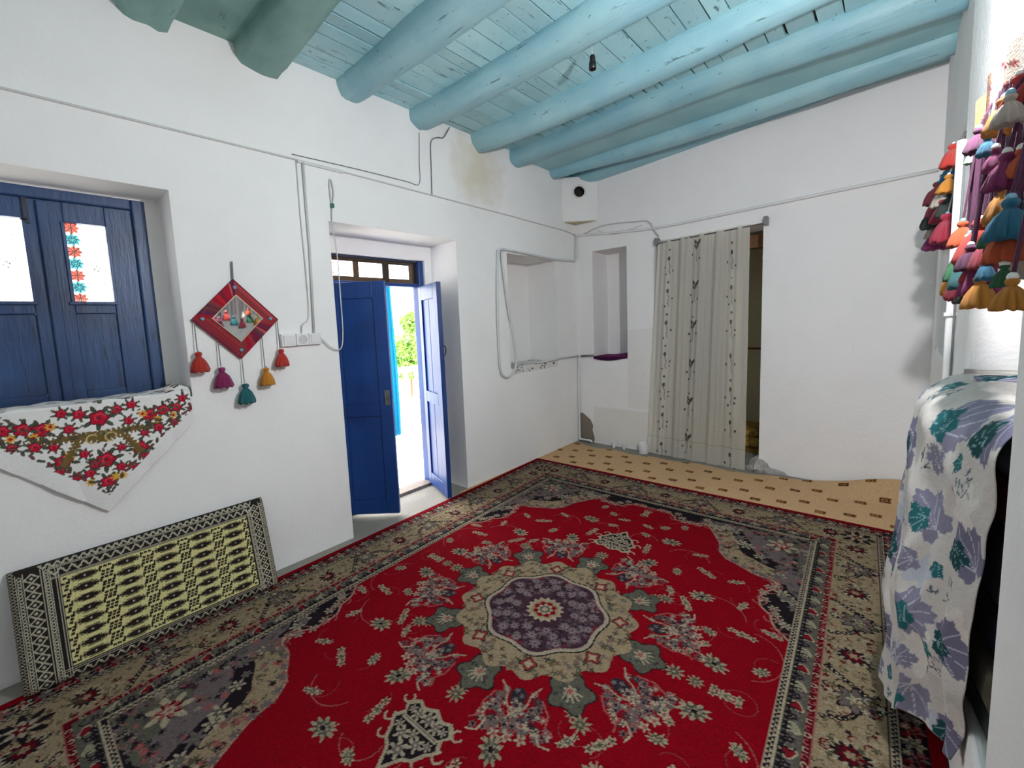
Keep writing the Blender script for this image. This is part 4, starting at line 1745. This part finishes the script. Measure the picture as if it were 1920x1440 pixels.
# looped cord beside the door
cable(smooth_path([(.012, 1.545, 2.41), (.012, 1.542, 2.571), (.014, 1.556, 2.585), (.014, 1.566, 2.50), (.014, 1.548, 2.41), (.012, 1.54, 2.29), (.014, 1.556, 2.08), (.016, 1.556, 1.78), (.02, 1.550, 1.53), (.02, 1.525, 1.422), (.025, 1.46, 1.43), (.02, 1.40, 1.49), (.02, 1.37, 1.53)], 7), .0042, CABLE,
      'loose white cord looping down the wall beside the blue door', 'cord', 'loose_wire')
cl = MB().box(.005, .03, 1.538, 1.558, 2.40, 2.43).build('cord_clip', plain('green_clip', (20, 110, 90), .4), bevel=.004)
tag(cl, 'small green clip holding the white cord near the door', 'clip')

# white pipe run around the left niche
PIPE_R = .012
cable(smooth_path([(.02, 4.735, 2.60), (.02, 4.725, 2.40), (.02, 4.71, 2.285), (.02, 4.60, 2.275), (.02, 4.29, 2.265), (.02, 3.9, 2.275), (.02, 3.40, 2.29), (.02, 3.29, 2.28), (.02, 3.262, 2.22), (.02, 3.228, 1.80), (.02, 3.22, 1.32), (.02, 3.235, 1.08), (.02, 3.29, 1.01), (.02, 3.37, 1.005), (.02, 3.45, 1.06), (.02, 3.483, 1.15), (.03, 3.45, 1.36), (.03, 3.36, 1.80), (.03, 3.31, 2.21), (.03, 3.33, 2.27)], 6), PIPE_R, PVC,
      'white pipe looped around the side of the deep wall niche', 'pipe', 'looped_pipe', 8)
cable([(.02, 3.85, 1.185 - .09), (.02, 4.34, 1.108), (.02, 4.73, 1.10)], .011, PVC, 'short white pipe from the left niche to the room corner', 'pipe', 'corner_pipe', 8)
cable([(.06, LY - .02, 1.10), (.23, LY - .02, 1.11)], .013, STEEL, 'short metal pipe stub at the foot of the far niche', 'pipe', 'pipe_stub', 8)
cable(smooth_path([(.025, 4.73, 1.09), (.020, 4.715, .7), (.022, 4.715, .30), (.025, 4.712, .05), (.06, 4.71, .032), (.16, 4.715, .032), (.19, 4.715, .02), (.195, 4.715, .012)], 6), .013, PLASTIC,
      'white pipe running down the room corner to an elbow at the floor', 'pipe', 'drain_pipe', 10)
for k, (x, lab) in enumerate(((.50, 'white capped pipe stub standing on the floor, nearer the corner drain pipe'), (.63, 'white capped pipe stub standing on the floor, nearer the white can'))):
    t = thing('pipe_stub', lab, 'pipe', (x, 4.70, 0), 'pipe stubs by the far wall')
    part(MB().lathe([(.016, 0), (.016, .05), (.020, .05), (.020, .065), (.012, .068)], (x, 4.70, 0), 14), 'stub', PLASTIC, t, smooth=False)
can = thing('white_can', 'white open can standing on the floor beside the curtain', 'can', (.875, 4.68, 0))
part(MB().lathe([(.050, 0), (.052, .01), (.052, .118), (.049, .125), (.046, .118), (.044, .02), (.002, .018)], (.875, 4.68, 0), 24), 'body', PLASTIC, can, smooth=True)

# pipes on the far wall
cable(smooth_path([(.02, 4.72, 2.585), (.12, LY - .02, 2.575), (.6, LY - .02, 2.53), (1.07, LY - .02, 2.50), (2.0, LY - .02, 2.52), (3.12, LY - .02, 2.545)], 5), .013, PLASTIC, 'pale pipe crossing the far wall above the curtain', 'pipe', 'wall_pipe', 8)
cable(smooth_path([(.12, LY - .015, 2.585), (.39, LY - .015, 2.64), (.78, LY - .015, 2.61), (.93, LY - .02, 2.58), (1.0, LY - .03, 2.47), (1.05, LY - .04, 2.40)], 7), .007, CABLE, 'pale hose arching from the corner to the curtain rod', 'hose', 'wall_hose')
cable(smooth_path([(.30, LY - .012, 2.60), (.50, LY - .012, 2.52), (.70, LY - .012, 2.535), (.85, LY - .012, 2.56)], 7), .003, CABLE, 'fine wire sagging below the far wall pipe')
cable(smooth_path([(1.035, LY - .03, 2.38), (.99, LY - .012, 2.21), (.988, LY - .012, 1.52), (.94, LY - .012, .56), (.925, LY - .012, .05)], 7), .005, CABLE, 'thin grey cord hanging beside the curtain to the floor', 'cord', 'loose_wire')

# rod, brackets, curtain
rod = thing('curtain_rod', 'thin metal curtain rod over the doorway', 'curtain rod', (1.5, LY - .07, 2.34))
part(MB().tube([(1.02, LY - .07, 2.325), (2.04, LY - .07, 2.355)], .007), 'rod', STEEL, rod)
for x, z in ((1.03, 2.325), (2.03, 2.355)):
    part(MB().box(x - .016, x + .016, LY - .08, LY - .0, z - .015, z + .06), 'bracket', STEEL, rod, bevel=.003)
cv = Canvas(0, 1.02, 0, 2.34, .0058, (247, 243, 232))
INKC, INK2 = (136, 128, 124), (98, 90, 88)


def bud(x, z, s_, big):
    if big:
        cv.ell(x, z, .024 * s_, .034 * s_, INKC, .1); cv.ell(x + .03 * s_, z + .025 * s_, .014 * s_, .032 * s_, INK2, -.6); cv.ell(x - .012 * s_, z + .035 * s_, .012 * s_, .02 * s_, INK2, .4)
        cv.ell(x - .004, z + .01, .008, .014, (206, 196, 180))
    else:
        cv.ell(x, z, .015 * s_, .030 * s_, INK2)
    cv.line([(x, z - .03), (x + .012, z - .08), (x + .004, z - .13), (x + .014, z - .16)], .006, INKC)
    for dx, dz in ((-.045, -.085), (.05, -.08), (.045, -.13), (.0, .09), (-.02, -.16)):
        if random.random() < .6:
            cv.rect(x + dx - .008, x + dx + .008, z + dz - .011, z + dz + .011, INK2)


for col, big, n_, st_ in ((.155, False, 7, .335), (.44, True, 6, .40), (.86, False, 7, .33)):
    for k in range(n_):
        bud(col + (.05 * (1 - k / 7) - .02 if col > .8 else -.03 * (1 - k / 6) + .03 if big else .0), .13 + st_ * k + (.10 if big else 0), 1.05 if big else .8, big)
cv.rect(0, 1.02, .20, .204, (206, 196, 178))
cv.speckle(.012)


def curt_map(U, V):
    t = V / 2.34
    width = .97 - .115 * t
    x0 = .915 + .135 * t
    f = U / 1.02
    xx = x0 + width * f + .012 * np.sin(7 * f) * (1 - t)
    fold = (.022 * np.sin(2 * PI * 5.2 * f + .4) + .010 * np.sin(2 * PI * 13 * f)) * (.55 + .45 * np.sin(PI * np.clip(t, 0, 1))) + .006 * np.sin(60 * f) * sstep((t - .90) / .1)
    zz = .012 + V * (2.335 / 2.34) + .012 * f * 2 * t - .01 * (1 - t) * f
    yy = LY - .07 + fold + .012 * (1 - t)
    return xx, np.minimum(yy, LY - .012), zz


CURT = N('sheer_curtain_cloth')
va = CURT.new('ShaderNodeVertexColor', layer_name='print')
CURT.link(va.outputs[0], CURT.b.inputs['Base Color'])
CURT.b.inputs['Roughness'].default_value = .85
t1 = CURT.new('ShaderNodeBsdfTranslucent'); CURT.link(va.outputs[0], t1.inputs[0])
m1 = CURT.new('ShaderNodeMixShader'); m1.inputs[0].default_value = .42
CURT.link(CURT.b.outputs[0], m1.inputs[1]); CURT.link(t1.outputs[0], m1.inputs[2])
t2 = CURT.new('ShaderNodeBsdfTransparent')
m2 = CURT.new('ShaderNodeMixShader'); m2.inputs[0].default_value = .26
CURT.link(m1.outputs[0], m2.inputs[1]); CURT.link(t2.outputs[0], m2.inputs[2]); CURT.link(m2.outputs[0], CURT.out.inputs[0])
curt = grid_mesh('doorway_curtain', cv, curt_map, CURT.m)
tag(curt, 'sheer cream curtain printed with grey buds across the far doorway', 'curtain')

# broken plaster step under the curtain, cement patch in the corner
def lump(mb, c, s_, seed):
    rs = np.random.default_rng(seed)
    prof = [(.02, 0), (.55, .02), (.62, .25), (.5, .6), (.25, .85), (.02, .95)]
    ph = rs.uniform(0, 6, 3)
    b = len(mb.v)
    mb.lathe(prof, (0, 0, 0), 14, wob=lambda i, a: 1 + .22 * math.sin(2 * a + ph[0]) + .15 * math.sin(5 * a + ph[1] + i))
    mb.v[b:] = [(c[0] + x * s_[0], c[1] + y * s_[1], c[2] + z * s_[2]) for x, y, z in mb.v[b:]]


mb = MB()
lump(mb, (2.0, LY + .06, 0), (.16, .20, .15), 0); lump(mb, (1.93, LY + .01, 0), (.08, .06, .05), 1); lump(mb, (2.10, LY - .02, 0), (.20, .05, .06), 2)
part(mb, 'broken_plaster', RUBBLE, wall_far)
sill = MB().box(FX0, FX1, LY + .01, LY + .47, 0, .035).build('trim_1', CONCRETE, bevel=.01)
tag(sill, 'low grey concrete step in the curtained doorway', kind='structure')
pts = [(.0, 0), (.20, 0), (.215, .05), (.20, .11), (.185, .16), (.195, .22), (.16, .29), (.10, .335), (.05, .37), (.0, .36)]
cp = MB().prism([(x + .002, LY - .010, z) for x, z in pts], (0, .012, 0))
part(cp, 'cement_patch', CEMENT, wall_far)
part(MB().box(.215, .975, LY - .004, LY + .004, .03, .47), 'plaster_dado', plaster('greyish_dado', (238, 235, 230), var=.06), wall_far, bevel=.002)
part(MB().box(.665, .975, LY - .003, LY + .004, .50, 1.42), 'plaster_patch', plaster('patched_plaster', (240, 238, 236), var=.05, bump=.5), wall_far, bevel=.002)

# ------------------------------------------------------------------ stove pipe hole in its plaster box, high in the corner
fb = thing('flue_box', 'whitewashed plaster box in the ceiling corner with a round stovepipe hole', 'flue', (.12, 4.66, 2.70))
o_ = [(.001, 4.46), (.30, LY - .001)]
poly_ = [(.001, LY - .001, 2.72), (.001, 4.47, 2.72), (.31, LY - .001, 2.72)]
nrm = np.array([.67, -.74, 0]); nrm /= np.linalg.norm(nrm)
fa, fbb = np.array(poly_[1]), np.array(poly_[2])          # front face runs from fa to fbb, .50 high
fd = (fbb - fa) / np.linalg.norm(fbb - fa)
nrm = np.array([fd[1], -fd[0], 0.0])
fl = np.linalg.norm(fbb - fa)
cu, cw, br = fl * .485, .33, .062
angs = sorted([2 * PI * k / 28 for k in range(28)] + [math.atan2(v, u) % (2 * PI) for u in (-cu, fl - cu) for v in (-cw, .50 - cw)])


def face_pt(u, v, d=0.0):
    return fa + fd * u + np.array([0, 0, v]) - nrm * d


rimp, hole, bore = [], [], []
for a in angs:
    ca, sa = math.cos(a), math.sin(a)
    t = min([q for q in ((fl - cu) / ca if ca > 1e-9 else 9, -cu / ca if ca < -1e-9 else 9, (.50 - cw) / sa if sa > 1e-9 else 9, -cw / sa if sa < -1e-9 else 9)])
    rimp.append(face_pt(cu + t * ca, cw + t * sa))
    hole.append(face_pt(cu + br * ca, cw + br * sa))
    bore.append(face_pt(cu + br * ca, cw + br * sa, .105))
na = len(angs)
mb = MB()
mb.add(rimp + hole, [(k, (k + 1) % na, na + (k + 1) % na, na + k) for k in range(na)])
c3 = np.array(poly_[0])
up_ = np.array([0, 0, .50])
mb.add([fa, fbb, c3], [(0, 1, 2)]); mb.add([fa + up_, fbb + up_, c3 + up_], [(0, 1, 2)])
mb.add([fa, c3, c3 + up_, fa + up_], [(0, 1, 2, 3)]); mb.add([fbb, c3, c3 + up_, fbb + up_], [(0, 1, 2, 3)])
part(mb, 'plaster_box', WHITE, fb)
pb_ = MB().add(hole + bore, [(k, (k + 1) % na, na + (k + 1) % na, na + k) for k in range(na)] + [tuple(range(na, 2 * na))])
part(pb_, 'sooty_bore', plain('soot', (58, 54, 50), .95, noise=.2, scale=30), fb)
part(MB().prism([(x, y, 2.712) for x, y, z in [(.010, LY - .010, 0), (.010, 4.50, 0), (.285, LY - .010, 0)]], (0, 0, .012)), 'underside', plaster('beige_render', (206, 196, 170)), fb)
cpt = face_pt(cu, cw)
part(MB().lathe([(.062, 0), (.078, 0), (.080, .02), (.072, .026), (.062, .018)], tuple(cpt), 26, axis=tuple(nrm), cap=False), 'ring', PLASTIC, fb, smooth=True)

# ------------------------------------------------------------------ cloths in the two niches
cv = Canvas(0, .84, 0, .50, .006, (222, 220, 216))
rz = random.Random(8)
for k in range(80):
    x, y = rz.uniform(0, .84), rz.uniform(0, .5)
    cv.line(arc(x, y, rz.uniform(.015, .035), rz.uniform(0, 6), rz.uniform(2, 6), 6), rz.uniform(.008, .016), (64, 58, 62))
nc1 = grid_mesh('niche_cloth', cv, lambda U, V: (np.minimum(.004, -.40 + np.minimum(V, .41)) + .004 * np.sin(30 * U) * (V > .41), 3.445 + U, np.where(V > .41, NZ0 + .012 - (V - .41) * .8, NZ0 + .010 + .004 * np.sin(17 * U + 11 * V))), attr('print_cloth', .9, 0))
tag(nc1, 'white cloth with black scroll print lining the deep left niche', 'cloth')
cv = Canvas(0, .43, 0, .42, .01, (104, 22, 84))
cv.rect(0, .43, .365, .42, (58, 20, 58)); cv.speckle(.05)
nc2 = grid_mesh('niche_cloth', cv, lambda U, V: (.229 + U, LY + .35 - np.minimum(V, .365), np.where(V > .365, 1.085 + .014 - (V - .365) * .9 * (.6 + .4 * np.sin(9 * U)), 1.085 + .014 + .006 * np.sin(14 * U + 3) + .03 * (1 - V / .365) * (U / .43))), attr('purple_cloth_mat', .9, .2, 200))
tag(nc2, 'purple cloth folded in the far wall niche', 'cloth')

# ------------------------------------------------------------------ bare lamp holder hanging from the ceiling
lh = thing('lamp_holder', 'empty black lamp holder hanging from the blue ceiling', 'lamp holder', (1.47, 2.58, 3.06))
part(MB().tube(smooth_path([(1.45, 2.60, 3.29), (1.462, 2.585, 3.24), (1.47, 2.58, 3.185)], 5), .0028), 'wire', PLASTIC, lh)
part(MB().lathe([(.008, .0), (.016, -.008), (.018, -.04), (.022, -.045), (.023, -.085), (.019, -.088), (.017, -.06), (.001, -.06)], (1.47, 2.58, 3.188), 18), 'socket', BLACKPL, lh, smooth=True)

# ================================================================== RIGHT WALL: tube lamp, pipe, hangings, bedding
LAMP = emit('cool_white_lamp_glow', (.98, .97, .985, 1), LAMP_STRENGTH)
LX, LYY, LZ = 3.025, 1.52, 2.43
tl_ = thing('wall_lamp_offscreen', 'glowing white bulb in a white holder on the right wall above the tassels', 'lamp', (W, LYY, LZ))
part(MB().lathe([(.045, 0), (.045, .012), (.030, .018), (.026, .022), (.001, .022)], (W, LYY, LZ + .085), 20, axis=(-1, 0, 0)), 'wall_plate', PLASTIC, tl_, smooth=False)
part(MB().tube(smooth_path([(W - .02, LYY, LZ + .085), (W - .045, LYY, LZ + .085), (LX, LYY, LZ + .075), (LX, LYY, LZ + .04)], 4), .014, 12), 'holder', PLASTIC, tl_, smooth=True)
part(MB().lathe([(.014, .042), (.022, .034), (.033, .018), (.037, 0), (.033, -.018), (.020, -.032), (.004, -.037)], (LX, LYY, LZ), 20), 'bulb_offscreen', LAMP, tl_, smooth=True)
pp = thing('vertical_pipe', 'white vertical pipe with a clamp on the right wall', 'pipe', (3.075, 2.63, .5))
part(MB().tube([(3.075, 2.63, .4), (3.075, 2.63, 2.2)], .014, 12), 'pipe', PLASTIC, pp, smooth=True)
part(MB().box(3.055, W, 2.608, 2.652, 1.50, 1.515), 'clamp', PLASTIC, pp)
cable([(3.083, 2.595, .45), (3.084, 2.595, 2.15)], .004, CABLE_D, 'dark cable beside the white vertical pipe on the right wall')

# ---- big tassel hanging
hang = thing('tassel_hanging', 'long wall hanging of bright yarn tassels on dark cords below the glowing bulb', 'wall hanging', (3.05, 1.5, 1.55))
cv = Canvas(0, 1.28, 0, .17, .008, (206, 190, 174))
rb = random.Random(6)
for k in range(26):
    x = rb.uniform(0, 1.28)
    cv.rect(x, x + rb.uniform(.02, .07), 0, .17, rb.choice([(150, 116, 96), (206, 196, 186), (176, 150, 146), (186, 178, 120), (226, 222, 220)]))
for k in range(60):
    cv.ros(rb.uniform(0, 1.28), rb.uniform(0, .17), .012, 5, .4, rb.choice([(120, 84, 80), (214, 200, 190), (150, 60, 70)]))


def band_z(y):
    return 2.02 + .13 * np.clip((y - 1.2) / .9, -.6, 1.1) + .02 * np.sin(5 * y)


bd_ = grid_mesh('woven_band', cv, lambda U, V: (3.062 + .010 * np.sin(26 * U), .85 + U, band_z(.85 + U) + .02 - .17 * (1 - V / .17) * (.75 + .25 * np.sin(17 * U))), attr('woven_band_mat', .95, .3, 200), hang)
TL = [(1910, 175, 60, RO), (1882, 217, 60, AM), (1893, 206, 52, CW_), (1860, 255, 44, PU), (1834, 264, 42, PU), (1851, 274, 34, BL), (1824, 293, 26, (170, 206, 180)), (1886, 321, 62, MG), (1914, 307, 50, OR),
      (1882, 382, 66, AM), (1893, 411, 70, BL), (1860, 439, 46, GR), (1891, 453, 70, OR), (1804, 439, 44, OR), (1818, 462, 44, CW_), (1819, 484, 44, PU), (1846, 477, 52, CR_), (1848, 507, 36, BL), (1820, 512, 34, RO),
      (1901, 498, 50, CW_), (1882, 517, 40, GR), (1837, 548, 56, AM), (1813, 545, 44, DG), (1896, 552, 56, AM), (1918, 453, 52, CR_), (1866, 300, 40, MG), (1871, 475, 40, PU), (1905, 395, 50, TE)]
for i, (px_, py_, hp, c) in enumerate(TL):
    X = 3.040 + .012 * math.sin(i * 2.4)
    p = on_x(px_, py_, X)
    d = ray(px_, py_)
    dep = (p[1] - CAM[1]) / d[1] * FPX
    h = hp * dep / FPX * 1.05
    top = (p[0], p[1], p[2] + h * .5)
    z1 = float(band_z(p[1])) - .06
    if z1 > top[2]:
        part(MB().tube([(3.058, p[1], z1), top], .003, 6), 'cord', yarn((84, 36, 70)), hang)
    tassel(hang, top, h, c, 1.0)
for y, zt, h, c in ((1.68, 1.76, .11, RO), (1.76, 1.70, .11, TE), (1.85, 1.67, .11, CR_), (1.94, 1.73, .11, GR), (2.02, 1.69, .11, AM), (1.60, 1.68, .11, MG)):
    part(MB().tube([(3.062, y, float(band_z(y)) - .06), (3.052, y, zt)], .003, 6), 'cord', yarn((84, 36, 70)), hang)
    tassel(hang, (3.050, y, zt), h, c, .95)
rc = random.Random(15)
for k in range(24):
    y = 1.16 + .042 * k
    zb = 1.70 + rc.uniform(-.05, .03) if y > 1.4 else 1.62
    part(MB().tube([(3.064, y, float(band_z(y)) - .08), (3.066 + rc.uniform(-.006, .002), y + rc.uniform(-.006, .006), zb)], .0042, 6), 'cord', yarn([(84, 36, 70), (96, 40, 84), (60, 44, 58)][k % 3]), hang)

# ---- smaller hanging beyond the pier
hang2 = thing('tassel_hanging', 'short bunch of dark red and blue yarn tassels beyond the right wall pier', 'wall hanging', (3.1, 3.2, 1.8))
part(MB().tube(smooth_path([(3.13, 2.72, 2.40), (3.12, 3.2, 2.31), (3.125, 4.3, 2.43), (3.13, LY - .01, 2.50)], 6), .006, 6), 'rope', CABLE_D, hang2)
for i, (px_, py_, hp, c) in enumerate(((1787, 292, 38, RO), (1783, 324, 34, BL), (1778, 345, 30, AM), (1758, 362, 36, DRD), (1783, 382, 40, DG), (1764, 372, 28, CW_), (1769, 396, 38, CR_), (1751, 408, 36, DG), (1775, 428, 48, CR_), (1757, 448, 36, MG), (1748, 434, 22, CW_), (1755, 388, 32, DRD))):
    X = 3.075 + .012 * math.sin(i * 2.1)
    p = on_x(px_, py_, X)
    d = ray(px_, py_)
    dep = (p[1] - CAM[1]) / d[1] * FPX
    h = hp * dep / FPX * 1.1
    top = (p[0], p[1], p[2] + h * .5)
    part(MB().tube([(3.122, p[1], 2.33), top], .003, 6), 'cord', CABLE_D, hang2)
    tassel(hang2, top, h, c, 1.1)

# ---- bedding in the alcove, under a printed sheet
BEDC = [('crimson', (120, 30, 44), .98, 1.10), ('black', (34, 34, 40), .86, .98), ('slate grey', (72, 80, 88), .76, .86), ('dark navy', (36, 44, 58), .62, .76), ('olive brown', (72, 66, 54), .50, .62), ('dark green', (34, 50, 46), .385, .50)]
for k, (nm, c, z0, z1) in enumerate(BEDC):
    mb = MB()
    pl = [(3.12, 1.53), (3.095, 1.75), (3.04, 1.95), (3.01, 2.10), (3.07, 2.20), (3.58, 2.20), (3.58, 1.50), (3.2, 1.50)]
    pl = [(x + .012 * math.sin(k * 2 + x * 9) if x < 3.2 else x, y) for x, y in pl]
    mb.prism([(x, y, z0) for x, y in pl], (0, 0, z1 - z0))
    o = mb.build('folded_blanket', plain('blanket_' + nm.replace(' ', '_'), c, .95, noise=.25, scale=18, bump=.4), bevel=.025)
    fix_normals(o)
    tag(o, '%s folded blanket stacked in the wall alcove under the leaf print sheet' % nm, 'blanket', 'folded blankets in the alcove')
mt = MB().prism([(x, y, 1.10) for x, y in ((3.11, 1.56), (3.08, 1.75), (3.06, 1.95), (3.06, 2.12), (3.10, 2.20), (3.58, 2.20), (3.58, 1.50), (3.2, 1.52))], (0, 0, .115)).build('folded_mattress', plain('grey_mattress', (120, 124, 128), .95), bevel=.06)
fix_normals(mt)
tag(mt, 'pale grey folded mattress on top of the blanket stack in the alcove', 'mattress')

# sheet: s runs along the front (near -> far), t runs from the top back over the rim and down
SL, TLn = 1.15, 1.75
cv = Canvas(0, SL, 0, TLn, .0055, (208, 203, 198))
LAV, LAV2, TEL, TED, INKB, PALEB = (136, 134, 156), (118, 116, 140), (38, 104, 110), (24, 72, 76), (84, 100, 116), (186, 192, 202)
rl = random.Random(12)


def maple(x, y, s_, ang, c, vein):
    pts = []
    for k in range(40):
        a = 2 * PI * k / 40
        r_ = s_ * (.62 + .30 * abs(math.cos(2.5 * a)) + .08 * math.cos(17 * a))
        pts.append((x + r_ * math.cos(a + ang), y + r_ * math.sin(a + ang) * .9))
    cv.poly(pts, c)
    for k in range(5):
        a = ang + (k - 2) * .75
        cv.line([(x - s_ * .5 * math.cos(ang), y - s_ * .5 * math.sin(ang)), (x + s_ * .75 * math.cos(a), y + s_ * .7 * math.sin(a))], s_ * .035, vein)


def sprinkle(x, y, s_, c):
    for k in range(14):
        px_, py_, a = x + rl.uniform(-s_, s_), y + rl.uniform(-s_, s_), rl.uniform(0, 3)
        cv.ell(px_, py_, s_ * .20, s_ * .06, c, a)
        cv.line([(px_, py_), (px_ + s_ * .35 * math.cos(a), py_ + s_ * .35 * math.sin(a))], .004, c)


for k in range(14):
    x, y = rl.uniform(0, SL), rl.uniform(0, TLn)
    cv.ros(x, y, rl.uniform(.06, .12), 5, .3, PALEB if k % 2 else (222, 216, 210), rot=x * 9)
for row, t0 in enumerate(np.arange(.06, 1.78, .20)):
    for q in range(5):
        x = .10 + .25 * q + (.12 if row % 2 else 0) + rl.uniform(-.03, .03)
        y = t0 + rl.uniform(-.03, .03)
        k = (row * 2 + q) % 4
        if k in (0, 1):
            maple(x, y, .135, rl.uniform(0, 6), LAV if k else LAV2, (196, 196, 206))
            maple(x + .06, y + .03, .075, rl.uniform(0, 6), TEL if k else TED, (140, 176, 178))
        elif k == 2:
            sprinkle(x, y, .06, INKB); maple(x + .05, y - .04, .045, rl.uniform(0, 6), TEL, (150, 186, 190))
        else:
            sprinkle(x, y, .055, (70, 86, 92)); maple(x - .05, y, .07, rl.uniform(0, 6), LAV, (200, 200, 208))
cv.speckle(.02)
S_PLAN = np.array([0, .16, .30, .52, .78, .93, 1.15])
X_PLAN = np.array([3.080, 3.040, 2.990, 2.935, 2.918, 2.955, 3.075])
Y_PLAN = np.array([1.44, 1.57, 1.70, 1.88, 2.14, 2.27, 2.40])


def sheet_map(U, V):
    fx = np.interp(U, S_PLAN, X_PLAN)
    fy = np.interp(U, S_PLAN, Y_PLAN)
    deep = .36                       # length lying on top
    R = .13                          # soft rim
    arcl = R * PI / 2
    t = V - deep
    on_top = t < 0
    in_arc = (t >= 0) & (t < arcl)
    th = np.clip(t / R, 0, PI / 2)
    ztop = 1.315 - .035 * (U / SL) - .02 * np.sin(5 * U)
    hemz = .235 - .16 * sstep((U - .2) / .5)
    drop = np.clip((t - arcl) / (TLn - deep - arcl), 0, 1)
    X = np.where(on_top, fx + R - t, np.where(in_arc, fx + R - R * np.sin(th), fx))
    Z = np.where(on_top, ztop + .010 * np.sin(13 * U + 20 * V) + .007 * np.sin(31 * U - 14 * V), np.where(in_arc, ztop - R + R * np.cos(th), (ztop - R) * (1 - drop) + hemz * drop))
    low = drop * (1 - on_top)
    wave = .014 * np.sin(17 * U + 2.5 * V) + .008 * np.sin(41 * U + 5 * V)
    X = X + .05 * np.clip(1 - drop * 1.8, 0, 1) * sstep(U / .35)
    crease = .010 * np.abs(np.sin(6 * U + 5 * V + .8 * np.sin(9 * V))) ** 3 + .006 * np.abs(np.sin(15 * U - 8 * V)) ** 4
    X = X - crease * (~on_top)
    X = X + wave * (.25 + .6 * low) + .012 * low * np.sin(PI * U / SL) + .008 * np.sin(9 * V) * low
    fy = fy + .24 * low * (1 - U / SL) ** 2
    k = sstep((X - (W - .03)) / .06)                      # inside the alcove the sheet stays between its cheeks
    Y = fy * (1 - k) + np.where(fy > AY1 - .02, AY1 - .02, np.maximum(fy, AY0 + .02)) * k + .012 * np.sin(12 * V) * low
    X = np.where(fy > AY1, np.minimum(X, W - .004), X)
    return X, Y, Z


SHEET = attr('leaf_print_sheet', .75, .1, 150)
sheet = grid_mesh('printed_sheet', cv, sheet_map, SHEET)
tag(sheet, 'white sheet with teal and lavender leaf print draped over the bedding stack', 'sheet')
sm = sheet.modifiers.new('thick', 'SOLIDIFY'); sm.thickness = .002
# inner flap of the same sheet on the near side of the stack
cv2 = Canvas(0, .34, 0, .36, .006, (196, 192, 190))
ii = np.arange(len(cv2.x)) + 10
jj = np.arange(len(cv2.y)) + 60
cv2.img = cv.img[jj][:, ii].copy()
flap = grid_mesh('sheet_flap', cv2, lambda U, V: (3.12 + U, 1.475 + .012 * np.sin(20 * U + 9 * V), .95 + V), SHEET)
flap.parent = sheet
